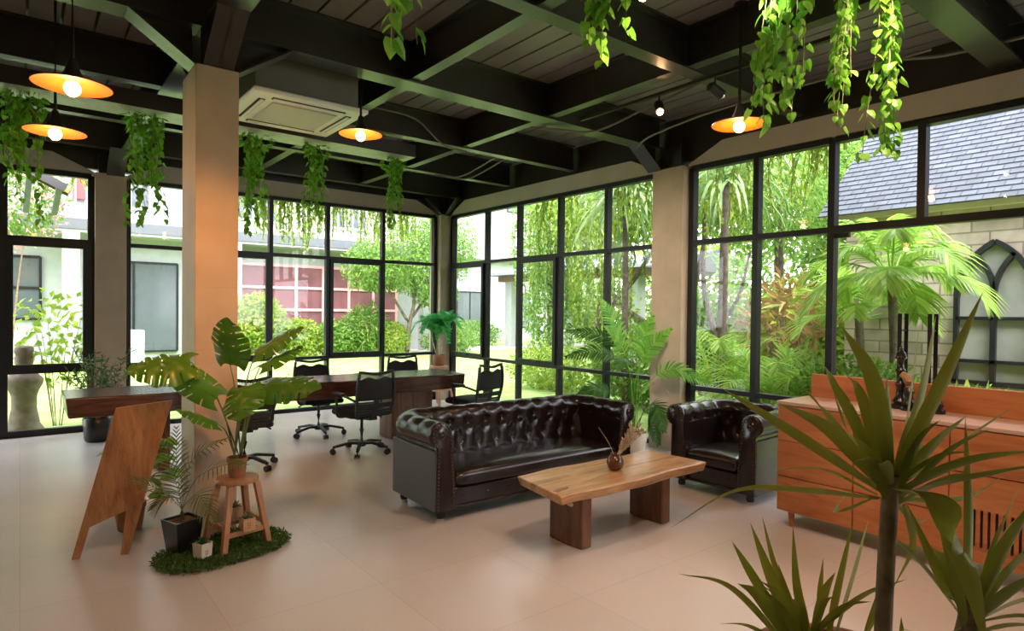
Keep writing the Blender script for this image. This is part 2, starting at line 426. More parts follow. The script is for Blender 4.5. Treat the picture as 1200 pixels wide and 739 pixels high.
def clump(mb, c, rad, n, L, w, r, shell=0.45, droop=0.2, blob=0):
    """leafy ellipsoid volume made of many separate leaves; lumps give an uneven outline"""
    c = V(c); lumps = [(rvec(r), r.uniform(0.75, 1.12), r.uniform(.25, .5)) for _ in range(9)]
    for _ in range(n):
        u = rvec(r); k = 0.85
        for q, a, wd in lumps:
            dt = u.dot(q)
            if dt > 1 - wd: k = max(k, a)
        rr = (shell + (1 - shell) * r.random() ** 0.6) * k
        p = c + V((u.x * rad[0], u.y * rad[1], u.z * rad[2])) * rr
        d = (u * 0.8 + rvec(r) * 0.9 + V((0, 0, -droop))).normalized()
        small_leaf(mb, p, d, (u + rvec(r) * .7 + V((0, 0, .5))), L * r.uniform(.7, 1.3), w * r.uniform(.7, 1.3))

def curtain(mb, sm, p, n, length, L, w, r, spread=(0.3, 0.3), sway=0.05, heart=False, density=26, minf=0.35):
    """hanging strands with leaves; stems go to sm"""
    for _ in range(n):
        q = V(p) + V((r.uniform(-1, 1) * spread[0], r.uniform(-1, 1) * spread[1], r.uniform(-.03, .03)))
        ln = length * r.uniform(minf, 1)
        pts = []; k = max(4, int(ln / .09)); dx = V((r.uniform(-1, 1), r.uniform(-1, 1), 0)) * sway
        for i in range(k + 1):
            t = i / k
            pts.append(q + V((0, 0, -ln * t)) + dx * (t * t) + V((sin(t * 7 + q.x * 9), cos(t * 6 + q.y * 9), 0)) * sway * .25)
        if sm is not None: sm.tube(pts, 0.0022 if heart else 0.004, 4, cap=False)
        m = int(ln * density)
        for j in range(m):
            t = (j + r.random()) / m; x = t * k; a = int(min(x, k - 1)); c = pts[a].lerp(pts[a + 1], x - a)
            an = r.uniform(0, 2 * pi); out = V((cos(an), sin(an), 0))
            d = (out * r.uniform(.3, .9) + V((0, 0, -1))).normalized()
            if heart:
                st = c + out * 0.018; heart_leaf(mb, st, d, (out + V((0, 0, .5)) + rvec(r) * .3), L * r.uniform(.75, 1.2))
            else: small_leaf(mb, c, d, out + V((0, 0, .4)), L * r.uniform(.6, 1.3), w * r.uniform(.7, 1.2))

# ================================================================== CAMERA
cam = bpy.data.cameras.new('camera'); co = bpy.data.objects.new('camera', cam); COL.objects.link(co)
cam.sensor_width = 36; cam.lens = 731.606 / 1200 * 36; cam.shift_y = 0.0036; cam.clip_start = 0.05; cam.clip_end = 300
Rv, Uv, Fv = V((0.78546, -0.618807, 0.011419)), V((-0.000235, 0.018152, 0.999835)), V((0.618913, 0.785333, -0.014112))
co.matrix_world = Matrix(((Rv.x, Uv.x, -Fv.x, 0), (Rv.y, Uv.y, -Fv.y, 0), (Rv.z, Uv.z, -Fv.z, 1.55), (0, 0, 0, 1)))
SC.camera = co

# ================================================================== ROOM SHELL
XB, YA, XL, YN = 5.83, 9.25, -4.0, -4.0
ZT, ZM, ZL, ZB, ZC = 3.14, 2.32, 0.77, 3.38, 3.75
struct(MB().box(XL - .3, XB + .12, YN - .3, YA + .12, -0.15, 0).build('floor', 'floor'))
cm = MB()
x = XL - .2
while x < XB + .3:
    cm.box(x + .012, x + .202, YN - .3, YA + .4, ZC, ZC + .02); x += .212
struct(cm.build('ceiling', 'ceiling_panel'))
struct(MB().box(XL - .5, XB + .6, YN - .5, YA + .6, ZC + .05, ZC + .12).build('ceiling', 'black_plastic'))

def ibeam_x(y, x0, x1, w, zb, name='ceiling_beam'):
    m = MB().box(x0, x1, y - w / 2, y + w / 2, zb, zb + .014).box(x0, x1, y - .008, y + .008, zb + .014, ZC - .014).box(x0, x1, y - w / 2, y + w / 2, ZC - .016, ZC - .001)
    return struct(m.build(name, 'steel'))
def ibeam_y(x, y0, y1, w, zb, name='ceiling_beam'):
    m = MB().box(x - w / 2, x + w / 2, y0, y1, zb, zb + .014).box(x - .008, x + .008, y0, y1, zb + .014, ZC - .014).box(x - w / 2, x + w / 2, y0, y1, ZC - .016, ZC - .001)
    return struct(m.build(name, 'steel'))
YM = 4.68
ibeam_x(YM, XL, XB, .2, 3.42)
for y, w in ((-1.6, .13), (-.1, .13), (1.42, .2), (3.03, .13), (6.12, .12), (7.5, .12), (8.9, .12)):
    ibeam_x(y, XL, XB, w, 3.425)
ys = (YN, -1.6, -.1, 1.42, 3.03, YM, 6.12, 7.5, 8.9)
for x, w in ((-2.0, .1), (-.47, .1), (2.57, .1), (4.08, .1)):
    for a, b in zip(ys[:-1], ys[1:]): ibeam_y(x, a + .02, b - .02, w, 3.44, 'ceiling_purlin')
for a, b in ((YN, YM - .1), (YM + .1, YA)): ibeam_y(1.05, a, b, .2, 3.42)

def haunch(px, py, dx, dy, L=.38, w=.19, z0=3.16, z1=3.42):
    t = V((-dy, dx, 0)); d = V((dx, dy, 0)); p = V((px, py, 0)); m = MB()
    a, b = p, p + d * L
    q = lambda c, s, z: V((c.x, c.y, z)) + t * s
    m.hexa([q(a, -w / 2, z0), q(a, w / 2, z0), q(b, w / 2, z1), q(b, -w / 2, z1)], [q(a, -w / 2, z0 + .014), q(a, w / 2, z0 + .014), q(b, w / 2, z1 + .014), q(b, -w / 2, z1 + .014)])
    m.hexa([q(a, -.008, z0), q(a, .008, z0), q(b, .008, z1), q(b, -.008, z1)], [q(a, -.008, z1 + .01), q(a, .008, z1 + .01), q(b, .008, z1 + .01), q(b, -.008, z1 + .01)])
    return struct(m.build('beam_haunch', 'steel'))

# columns ----------------------------------------------------------
def column(x0, x1, y0, y1, z1, label, haunches=()):
    o = struct(MB().box(x0, x1, y0, y1, 0, z1).build('column', 'column', bevel=.006), label, 'column')
    s = MB().box(x0 + .04, x1 - .04, y0 + .06, y1 - .06, z1, 3.425)
    struct(s.build('column_head', 'steel'))
    return o
column(.91, 1.18, 4.55, 4.98, 3.16, 'free-standing stone column behind the potted plants and stool', ())
haunch(1.18, YM, 1, 0); haunch(.91, YM, -1, 0); haunch(1.05, 4.55, 0, -1); haunch(1.05, 4.98, 0, 1)
column(5.73, 6.02, 4.26, 4.68, 3.17, 'stone wall column between two windows behind the armchair')
haunch(5.73, 4.47 + .18, -1, 0, .36)
column(.72, 1.05, 9.16, 9.46, 3.18, 'stone wall column left of the tall window, behind the long table end')
haunch(1.05 - .12, 9.16, 0, -1, .42)
column(5.64, 5.98, 9.14, 9.5, 3.18, 'stone corner column behind the potted plant on the pink stool')
haunch(5.64, 9.2, -1, 0, .34); haunch(5.8, 9.14, 0, -1, .34)

# bands and dark upper walls -----------------------------------------
def band_x(x0, x1, c0, c1, name, y=YA):
    s = .42
    pts = [(x0, ZT + .02), (x1, ZT + .02)]
    pts += [(x1, ZT + .05), (x1 - s, ZB)] if c1 else [(x1, ZB)]
    pts += [(x0 + s, ZB), (x0, ZT + .05)] if c0 else [(x0, ZB)]
    vs = [V((a, y, z)) for a, z in pts] + [V((a, y + .12, z)) for a, z in pts]; n = len(pts)
    m = MB(); m.add(vs, [tuple(range(n)), tuple(range(2 * n - 1, n - 1, -1))] + [(i, i + n, (i + 1) % n + n, (i + 1) % n) for i in range(n)])
    return struct(m.build(name, 'band'))
def band_y(y0, y1, c0, c1, name, xx=XB):
    s = .42
    pts = [(y0, ZT + .02), (y1, ZT + .02)]
    pts += [(y1, ZT + .05), (y1 - s, ZB)] if c1 else [(y1, ZB)]
    pts += [(y0 + s, ZB), (y0, ZT + .05)] if c0 else [(y0, ZB)]
    vs = [V((xx, a, z)) for a, z in pts] + [V((xx + .12, a, z)) for a, z in pts]; n = len(pts)
    m = MB(); m.add(vs, [tuple(range(n))[::-1], tuple(range(n, 2 * n))] + [(i, (i + 1) % n, (i + 1) % n + n, i + n) for i in range(n)])
    return struct(m.build(name, 'band'))
band_x(XL, .72, False, True, 'wall_far'); band_x(1.05, 5.64, True, True, 'wall_far')
band_y(4.68, 9.14, True, True, 'wall_right'); band_y(YN, 4.26, False, True, 'wall_right')
struct(MB().box(XL, XB + .3, YA + .06, YA + .16, ZT + .1, ZC + .03).build('wall_far', 'steel'))
struct(MB().box(XB + .06, XB + .16, YN, YA + .16, ZT + .1, ZC + .03).build('wall_right', 'steel'))
# the two sides behind the photographer
struct(MB().box(XL - .2, XL, YN, YA + .1, 0, ZC + .03).build('wall_left', 'white_paint'))
struct(MB().box(XL, XB, YN - .2, YN, 0, ZC + .03).build('wall_near', 'white_paint'))

# windows --------------------------------------------------------------
GX = 0.035
def window(name, axis, c, edges, label, zs=(0, ZL, ZM, ZT), sash=(), nolow=(), fw=.055, d=.09, sash_zs=None):
    """edges: positions of mullions along the wall; zs: bottom, lower rail, upper rail, top"""
    w = thing(name, label, 'window', kind='structure')
    def bx(m, a0, a1, z0, z1, dd=d, off=0.0):
        if axis == 'x': m.box(a0, a1, c + off, c + off + dd, z0, z1)
        else: m.box(c + off, c + off + dd, a0, a1, z0, z1)
        return m
    e0, e1 = edges[0], edges[-1]
    fr = MB(); bx(fr, e0 - fw / 2, e0 + fw / 2, zs[0], zs[-1]); bx(fr, e1 - fw / 2, e1 + fw / 2, zs[0], zs[-1])
    bx(fr, e0, e1, zs[0], zs[0] + fw); bx(fr, e0, e1, zs[-1] - fw * .5, zs[-1] + .03)
    fr.build('frame', 'frame', w)
    for e in edges[1:-1]: bx(MB(), e - fw / 2, e + fw / 2, zs[0] + fw, zs[-1] - fw * .5, d * .98, .001).build('mullion', 'frame', w)
    for i, (a, b) in enumerate(zip(edges[:-1], edges[1:])):
        a2, b2 = a + fw / 2, b - fw / 2
        bx(MB(), a2, b2, zs[2] - fw * .45, zs[2] + fw * .45, d * .96, .002).build('rail', 'frame', w)
        if i not in nolow: bx(MB(), a2, b2, zs[1] - fw * .4, zs[1] + fw * .4, d * .96, .002).build('rail', 'frame', w)
        levels = [(zs[2], zs[3])] + ([(zs[1], zs[2]), (zs[0], zs[1])] if i not in nolow else [(zs[0], zs[2])])
        for z0, z1 in levels: bx(MB(), a2 - .01, b2 + .01, z0 + .01, z1 - .01, .008, GX).build('pane', 'glass', w)
        if i in sash:
            s = MB(); t = .05; z0, z1 = zs[1] + fw * .4, zs[2] - fw * .45
            if sash_zs: z0, z1 = sash_zs
            bx(s, a2, a2 + t, z0, z1, .05, -.03); bx(s, b2 - t, b2, z0, z1, .05, -.03)
            bx(s, a2 + t, b2 - t, z0, z0 + t, .05, -.03); bx(s, a2 + t, b2 - t, z1 - t, z1, .05, -.03)
            so = s.build('sash', 'frame', w)
            h = MB(); mid = (a2 + b2) / 2
            bx(h, mid - .05, mid + .05, z0 + .012, z0 + .035, .025, -.055)
            h.build('handle', 'frame', so)
    return w
window('window_1', 'x', YA, (-3.9, -2.6, -1.35, -.15, .69), 'black-framed window left of the far wall column, over the stone garden ornament', sash=(3,), fw=.075)
window('window_2', 'x', YA, (1.08, 2.05, 2.85, 3.7, 4.63, 5.6), 'black-framed five-bay window behind the long dark table', sash=(1, 3), zs=(0, .8, ZM, ZT))
window('window_3', 'y', XB, (4.71, 5.5, 6.38, 7.28, 8.1, 9.1), 'black-framed window with opening sash behind the long sofa', sash=(2, 4), zs=(0, .77, ZM, ZT))
window('window_4', 'y', XB, (2.7, 3.45, 4.22), 'two-bay black-framed window behind the armchair', zs=(0, .72, ZM, ZT), fw=.06)
# glazed entrance beside window_4: transom panes and a frameless glass door pair
dr = thing('door_1', 'frameless glass double door with black bar handles behind the cabinet', 'door', kind='structure')
fr = MB().box(XB, XB + .09, -.35, -.29, 0, ZT).box(XB, XB + .09, -.29, 2.67, ZM - .03, ZM + .035).box(XB, XB + .09, -.29, 2.67, ZT - .028, ZT + .03)
fr.box(XB, XB + .09, 1.945, 2.005, ZM + .035, ZT - .028).box(XB, XB + .09, 1.17, 1.23, ZM + .035, ZT - .028).box(XB, XB + .09, .4, .46, ZM + .035, ZT - .028)
fr.build('frame', 'frame', dr)
for a, b in ((2.0, 2.68), (1.225, 1.95), (.455, 1.175), (-.3, .405)): MB().box(XB + GX, XB + GX + .008, a, b, ZM + .02, ZT - .02).build('pane', 'glass', dr)
for a, b in ((1.99, 2.67), (1.17, 1.975)):
    lf = MB().box(XB + GX, XB + GX + .012, a, b, .01, ZM - .035).build('door_leaf', 'glass', dr)
    h = MB(); y = 2.10 if a > 1.9 else 1.88
    for xx in (XB - .03, XB + .11): h.tube([(xx, y, .85), (xx, y, 1.56)], .016, 10)
    for z in (1.0, 1.42): h.tube([(XB - .03, y, z), (XB + .11, y, z)], .009, 8)
    h.build('handle', 'frame', lf, smooth=True)
MB().box(XB + .02, XB + .07, 2.55, 2.67, ZM - .075, ZM - .035).build('hinge', 'frame', dr)
MB().box(XB + GX, XB + GX + .01, -.28, 1.16, .01, ZM - .035).build('side_pane', 'glass', dr)

# ================================================================== CEILING FITTINGS
# plant channel with hanging baskets
pc = thing('plant_hanging_channel', 'pale perforated steel channel hung below the ceiling, carrying the row of vines', 'hanging rail')
m = MB().box(-3.6, 3.38, 6.02, 6.36, 3.2, 3.208).box(-3.6, 3.38, 6.02, 6.03, 3.208, 3.33).box(-3.6, 3.38, 6.35, 6.36, 3.208, 3.33)
m.build('channel', plain('pale_galvanised', (0.42, 0.43, 0.40), 0.45, metal=.2, var=.15, scale=18), pc)
m.v, m.f = [], []
MB().box(-3.6, 3.379, 6.012, 6.02, 3.2, 3.335).build('channel_side', 'steel', pc)
for x in (-2.5, -.5, 1.5, 3.3): MB().tube([(x, 6.19, 3.2), (x, 6.19, ZC)], .006, 6).build('hanger_rod', 'steel', pc)

# conduits on beams
def conduit(pts, label, r=.011):
    tag(MB().tube(bez(pts, 18), r, 8).build('conduit', 'duct', smooth=True), label, 'pipe', 'conduits under the ceiling')
conduit([(2.2, 5.98, 3.62), (2.9, 5.96, 3.62), (3.35, 5.97, 3.6), (3.75, 6.05, 3.41), (4.1, 6.1, 3.40)], 'thin bent cable pipe on the beam face above the hanging lamp by the air conditioner')
conduit([(4.08, 4.9, 3.41), (4.3, 4.72, 3.39), (4.62, 4.5, 3.39), (4.7, 3.9, 3.5), (4.8, 3.3, 3.62)], 'cable pipe crossing under the wide beam near the lit spotlight')
conduit([(5.35, 4.6, 3.36), (5.2, 4.3, 3.39), (5.05, 3.6, 3.405), (5.0, 2.9, 3.405), (5.0, 1.65, 3.405)], 'cable pipe rising from the wall column past the unlit spotlight')
conduit([(4.5, 7.45, 3.4), (4.8, 7.3, 3.4), (4.9, 6.9, 3.5), (4.9, 6.3, 3.62)], 'cable pipe rising from the beam nearest the room corner')
conduit([(4.65, 7.45, 3.4), (4.95, 7.3, 3.4), (5.05, 6.9, 3.5), (5.05, 6.3, 3.62)], 'second cable pipe rising from the beam nearest the room corner')
conduit([(5.5, 3.1, 3.60), (5.5, 2.2, 3.60), (5.45, 1.7, 3.5), (5.45, 1.2, 3.48)], 'long cable pipe above the right windows beside the trailing vines', .014)

# air conditioner
ac = thing('ceiling_air_conditioner', 'white square cassette air conditioner with grey casing under the ceiling beside the stone column', 'air conditioner', (1.86, 5.42, 3.2), 0)
MB().box(-.44, .40, -.40, .42, .04, .53).build('casing', 'duct', ac)
pn = MB().box(-.47, .47, -.47, .47, 0, .04).build('panel', 'white_plastic', ac, bevel=.015)
MB().box(-.27, .27, -.27, .27, -.012, 0).build('grille', plain('filter_grille', (0.62, 0.6, 0.55), 0.6, var=.1, scale=120), ac, bevel=.01)
for a in range(4):
    R = Matrix.Rotation(a * pi / 2, 4, 'Z')
    s = MB().box(-.3, .3, .335, .385, -.004, .0, R).build('air_slot', plain('slot_shadow', (.04, .035, .03), .8), ac) if a == 0 else None
    if a == 0: slot = s
    else:
        c = slot.copy(); COL.objects.link(c); c.parent = ac; c.rotation_euler = (0, 0, a * pi / 2); s = c
    lv = MB().box(-.29, .29, .345, .368, -.012, -.005).build('louver', 'white_plastic', s) if a == 0 else None
    if a == 0: lv0 = lv
    else: c = lv0.copy(); COL.objects.link(c); c.parent = s

# pendant lamps
def pendant(x, y, z, label, R=.185):
    t = thing('pendant_lamp', label, 'lamp', (x, y, z), group='copper-lined pendant lamps')
    MB().lathe([(.05, ZC - z - .03), (.05, ZC - z)], n=16).build('ceiling_rose', 'lamp_black', t, smooth=True)
    MB().tube([(0, 0, .15), (0, 0, ZC - z - .03)], .011, 8).build('rod', 'lamp_black', t, smooth=True)
    MB().lathe([(R, .0), (R * .99, .008), (R * .6, .022), (R * .3, .034), (.05, .055), (.035, .085), (.018, .15), (0.0, .155)], n=40, cap=False).build('shade', 'lamp_black', t, smooth=True)
    MB().lathe([(R * .985, .001), (R * .6, .014), (R * .28, .024), (.0, .03)], n=40, cap=False).build('shade_lining', 'lamp_copper', t, smooth=True)
    MB().ball((0, 0, -.012), .040, 18, (1, 1, 1.05)).build('bulb', 'bulb', t, smooth=True)
    MB().lathe([(.02, .02), (.02, .06)], n=12).build('socket', 'brass', t, smooth=True)
    l = bpy.data.lights.new('lamp_light', 'POINT'); l.energy = 5; l.color = (1, .50, .18); l.shadow_soft_size = .04
    lo = bpy.data.objects.new('lamp_light', l); COL.objects.link(lo); lo.parent = t; lo.location = (0, 0, -.08)
    return t
pendant(.22, 4.1, 2.72, 'copper-lined pendant lamp at left, the larger and nearer one of the overlapping pair')
pendant(.19, 5.35, 2.74, 'copper-lined pendant lamp hanging just below and behind the nearest left lamp')
pendant(2.2, 4.83, 2.98, 'copper-lined pendant lamp hanging beside the white air conditioner', .175)
pendant(4.03, 2.52, 2.89, 'copper-lined pendant lamp hanging before the right windows above the armchair', .19)

# track spotlights
tag(MB().box(4.28, 4.31, 2.0, 4.4, 3.40, 3.425).build('lighting_track', 'lamp_black'), 'thin black lighting track under the ceiling above the armchair', 'track')
def spot(x, y, aim, lit, label, z=3.40, col=(1, .66, .46), size=120):
    t = thing('track_spotlight', label, 'spotlight', (x, y, z), group='black track spotlights')
    d = (V(aim) - V((x, y, z - .1))).normalized(); q = V((0, 0, -.1))
    MB().tube([(0, 0, .0), (0, 0, -.1)], .008, 8).build('bracket', 'lamp_black', t, smooth=True)
    MB().tube([q - d * .07, q - d * .05, q + d * .07], [.02, .04, .04], 16).build('head', 'lamp_black', t, smooth=True)
    e = MB().ball(q + d * .072, .026, 12).build('bulb', 'spot_bulb' if lit else 'chrome', t, smooth=True)
    if lit:
        l = bpy.data.lights.new('spot_light', 'SPOT'); l.energy = lit; l.color = col; l.spot_size = radians(size); l.spot_blend = 1; l.shadow_soft_size = .1
        lo = bpy.data.objects.new('spot_light', l); COL.objects.link(lo); lo.parent = t; lo.location = q + d * .11
        lo.rotation_euler = d.to_track_quat('-Z', 'Y').to_euler()
    return t
spot(4.295, 3.45, (3.2, 2.2, 1.4), 45, 'lit warm spotlight on the ceiling track above the sofa end')
spot(4.295, 2.9, (5.8, 2.3, 2.4), 0, 'unlit black spotlight beside the right pendant lamp')
# more of the same spots on the ceiling over the photographer
for i, (x, y, ax, ay, az, e) in enumerate(((.75, 2.6, 1.05, 4.6, 1.5, 170), (2.9, .9, 4.0, 1.6, .2, 120), (.2, 1.7, .4, 3.2, 0, 80), (2.6, 2.2, 2.6, 2.6, 0, 70))):
    spot(x, y, (ax, ay, az), e, 'lit ceiling spotlight over the near floor, number %s from the window side' % ('one', 'two', 'three', 'four')[i], col=(1, .38, .07) if i == 0 else (1, .66, .46), size=44 if i == 0 else 120)
spot(2.2, 1.15, (5.6, 4.45, 1.7), 900, 'added unseen ceiling spotlight over the near floor, brightening the wall column', col=(1, .80, .60), size=36)  # extra out-of-view spot, added to brighten the wall column and palm
# roof overhang outside the two glazed walls
struct(MB().box(-6, 7.0, YA + .2, YA + .85, 3.56, 3.7).box(XB + .2, 7.0, -3, YA + .19, 3.56, 3.7).build('roof_overhang', 'steel'))

# ================================================================== CHESTERFIELDS
def pillow(mb, x0, x1, y0, y1, z0, z1, crown=.02, e=.03, nx=24, ny=20):
    """cushion with rounded edges and a crowned top"""
    cy, cz, hy, hz = (y0 + y1) / 2, (z0 + z1) / 2, (y1 - y0) / 2, (z1 - z0) / 2
    rows = []
    loop = []
    per = 4 * ny
    for i in range(per):
        a = 2 * pi * i / per; c, s = cos(a), sin(a)
        p = 2 / 9.0
        loop.append((math.copysign(abs(c) ** p, c), math.copysign(abs(s) ** (2 / 3.5), s)))
    for i in range(nx + 1):
        u = -1 + 2 * i / nx; u = math.copysign(1 - (1 - abs(u)) ** 1.8, u)
        x = (x0 + x1) / 2 + u * (x1 - x0) / 2
        k = max(0.0, 1 - abs(u) ** 24) ** .5
        ky = 1 - (1 - k) * min(1, e / hy) ; kz = k if abs(u) < 1 else 0
        row = []
        for a, b in loop:
            z = cz + b * hz * max(.02, kz)
            if b > 0: z += crown * b * (1 - abs(u) ** 3) * (1 - abs(a) ** 3)
            row.append(V((x, cy + a * hy * ky, z)))
        rows.append(row)
    mb.grid(rows, True)
    n = len(mb.v)
    mb.f.append(tuple(range(n - per, n))); 
    return mb

def chesterfield(name, label, cat, W, D, H, loc, rz, du=.18, apron_buttons=8):
    t = thing(name, label, cat, loc, rz)
    ta, zs = .155, .30
    RR, oc = .092, .118
    # profile of the padded arm/back: outward offset o, height z
    prof = [(0, zs), (.004, .36), (.012, .42), (.02, .48), (oc - RR, H - RR - .03)]
    for i in range(0, 15):
        a = pi - (pi + radians(78)) * i / 14
        prof.append((oc + RR * cos(a), H - RR + RR * sin(a)))
    pc_ = bez([(o, 0, z) for o, z in prof], 70)
    pl = [0]
    for a, b in zip(pc_[:-1], pc_[1:]): pl.append(pl[-1] + (b - a).length)
    PL = pl[-1]
    # inner path
    xi, yb, yf, rc = W / 2 - ta, D / 2 - ta, -D / 2 + .015, .07
    path = []
    def seg(a, b, n, nrm):
        for i in range(n): path.append((V(a).lerp(V(b), i / n), V(nrm)))
    def arc(c, a0, a1, n):
        for i in range(n):
            a = a0 + (a1 - a0) * i / n; path.append((V((c[0] + rc * cos(a), c[1] + rc * sin(a), 0)), V((cos(a), sin(a), 0))))
    st = .013
    seg((-xi, yf, 0), (-xi, yb - rc, 0), int((yb - rc - yf) / st), (-1, 0, 0))
    arc((-xi + rc, yb - rc), pi, pi / 2, 12)
    seg((-xi + rc, yb, 0), (xi - rc, yb, 0), int(2 * (xi - rc) / st), (0, 1, 0))
    arc((xi - rc, yb - rc), pi / 2, 0, 12)
    seg((xi, yb - rc, 0), (xi, yf, 0), int((yb - rc - yf) / st), (1, 0, 0)); path.append((V((xi, yf, 0)), V((1, 0, 0))))
    ul = [0]
    for a, b in zip(path[:-1], path[1:]): ul.append(ul[-1] + (b[0] + b[1] * .06 - a[0] - a[1] * .06).length)
    um = ul[-1] / 2
    v1, v2 = .16, .30
    P = []
    for (p, nr), u in zip(path, ul):
        row = []
        uu = u - um
        for j, q in enumerate(pc_):
            v = pl[j]; s = min(1, max(0, (v - v1) / (v2 - v1)))
            f1 = abs(sin(pi * (uu / du - .5 * (1 - s)))); f2 = abs(sin(pi * (uu / du - .5 * (1 + s))))
            fade = min(1, v / .1) * min(1, max(0, (PL - .05 - v) / .12)) * min(1, min(u, ul[-1] - u) / .05)
            h = .017 * ((f1 * f2) ** .45 - .75) * (.45 + .55 * min(1, max(0, v / v1))) * (1.0 if v < v2 + .03 else max(.35, 1 - (v - v2 - .03) / .12))
            for vr, off in ((v1, .5), (v2, 0)):
                k = round(uu / du - off) + off; r2 = ((uu - k * du) ** 2 + (v - vr) ** 2)
                h -= .034 * math.exp(-r2 / (.027 ** 2))
            a = pc_[max(j - 1, 0)]; b = pc_[min(j + 1, len(pc_) - 1)]; tg = (b - a).normalized()
            no, nz = -tg.z, tg.x   # normal in (o,z): pointing to the sitter / up
            o_, z_ = q.x + no * h * fade, q.z + nz * h * fade
            row.append(p + nr * o_ + V((0, 0, z_)))
        P.append(row)
    MB().grid(P).build('tufted_back_and_arms', 'leather', t, smooth=True)
    # buttons
    bme = None
    for vr, off in ((v1, .5), (v2, 0)):
        k = math.ceil((-um + .03) / du - off) + off
        while k * du < um - .03:
            u = k * du + um; i = min(range(len(ul)), key=lambda q: abs(ul[q] - u)); j = min(range(len(pl)), key=lambda q: abs(pl[q] - vr))
            p = P[i][j]
            a = pc_[j - 1]; b = pc_[j + 1]; tg = (b - a).normalized(); nr = path[i][1] * (-tg.z) + V((0, 0, tg.x))
            if bme is None:
                o = MB().ball((0, 0, 0), .0145, 12, (1, 1, .6)).build('button', 'leather', t, smooth=True); bme = o
            else: o = bme.copy(); COL.objects.link(o); o.parent = t
            o.location = p + nr * .004; o.rotation_euler = nr.to_track_quat('Z', 'Y').to_euler()
            k += 1
    # body, outer panels
    zb = .085
    MB().box(-W / 2 + ta - .01, W / 2 - ta + .01, -D / 2 + .03, D / 2 - .03, zb + .01, .235).build('seat_base', 'leather', t, bevel=.012)
    for sx in (-1, 1):
        a, b = sorted((sx * (W / 2 - ta + .012), sx * (W / 2 - .022)))
        MB().box(a, b, -D / 2 + .0, D / 2 - .02, zb, H - RR * 1.6).build('arm_core', 'leather', t)
        a, b = sorted((sx * (W / 2 - .022), sx * W / 2))
        pnl = MB().box(a, b, -D / 2 + .01, D / 2, zb, H - RR * 2 - .03).build('side_panel', 'leather_flat', t, bevel=.006)
        pnl['label'] = 'flat smooth side panel'
    MB().box(-W / 2 + .001, W / 2 - .001, D / 2 - .022, D / 2 + .002, zb, H - RR * 2 - .03).build('rear_panel', 'leather_flat', t, bevel=.006)
    MB().box(-W / 2 + ta, W / 2 - ta, D / 2 - ta + .03, D / 2 - .02, .2, H - RR * 1.7).build('back_core', 'leather', t)
    # scroll fronts
    for sx in (-1, 1):
        out = [(-.004, zb), (-.004, zs)] + [(q.x, q.z) for q in pc_[::3]] + [(ta - .004, H - RR * 2 + .005), (ta, zb)]
        fr = [V((sx * (W / 2 - ta + o), -D / 2 + .02, z)) for o, z in out]; ff = [q + V((0, -.034, 0)) for q in fr]; n = len(fr)
        mid = [q + V((0, -.024, 0)) for q in fr]
        cx = sum(q.x for q in ff) / n
        ctr = lambda q: V((q.x + (cx - q.x) * .12, q.y, zb + .006 + (q.z - zb) * .982))
        fi = [ctr(q) for q in ff]
        m = MB(); m.add(fr + mid + fi, [tuple(range(2 * n, 3 * n))] + [(i, (i + 1) % n, n + (i + 1) % n, n + i) for i in range(n)] + [(n + i, n + (i + 1) % n, 2 * n + (i + 1) % n, 2 * n + i) for i in range(n)])
        sp = m.build('scroll_front', 'leather', t, smooth=True)
        nl = MB(); acc = .02; pth = [fi[i] for i in range(n)]
        for a, b in zip(pth[:-1], pth[1:]):
            L = (b - a).length
            while acc < L:
                q = a.lerp(b, acc / L); nl.ball((q.x + (cx - q.x) * .1, q.y - .001, q.z), .0062, 6); acc += .026
            acc -= L
        no_ = nl.build('nailhead_trim', 'brass', sp, smooth=True); no_['label'] = 'row of dark brass nailheads'
        MB().lathe([(.034, 0), (.034, .006), (.026, .012), (.02, .006), (.01, .012), (0, .014)], n=20, mat=Matrix.Translation((sx * (W / 2 - ta + oc), -D / 2 - .012, H - RR)) @ Matrix.Rotation(pi / 2, 4, 'X')).build('rosette', 'leather', sp, smooth=True)
    # seat cushion
    pillow(MB(), -W / 2 + ta + .004, W / 2 - ta - .004, -D / 2 - .012, D / 2 - ta + .01, .235, .36, .028).build('seat_cushion', 'leather', t, smooth=True)
    n = apron_buttons
    for i in range(n):
        o = bme.copy(); COL.objects.link(o); o.parent = t
        o.location = (-W / 2 + ta + .1 + (W - 2 * ta - .2) * i / (n - 1), -D / 2 + .028, .165); o.rotation_euler = (pi / 2, 0, 0)
    MB().box(-W / 2 + ta, W / 2 - ta, -D / 2 + .012, -D / 2 + .035, zb, .105).build('front_rail', 'leather', t, bevel=.006)
    for sx in (-1, 1):
        for sy in (-1, 1):
            f = MB().lathe([(.026, .02), (.034, .04), (.03, .065), (.036, zb + .004)], (sx * (W / 2 - .075), sy * (D / 2 - .06), 0), 20).build('foot', 'ebony', t, smooth=True)
            c = MB().lathe([(.02, 0), (.028, .004), (.028, .022)], (sx * (W / 2 - .075), sy * (D / 2 - .06), 0), 20).build('foot_cap', 'chrome', f, smooth=True); c['label'] = 'bright metal cap'
    return t
chesterfield('chesterfield_sofa', 'long dark brown button-tufted leather sofa with rolled arms behind the wooden coffee table', 'sofa', 2.02, .70, .735, (3.365, 4.16, 0), radians(-1.5))
chesterfield('chesterfield_armchair', 'dark brown button-tufted leather armchair with rolled arms between coffee table and cabinet', 'armchair', .80, .74, .735, (4.95, 3.09, 0), radians(-88), apron_buttons=3)

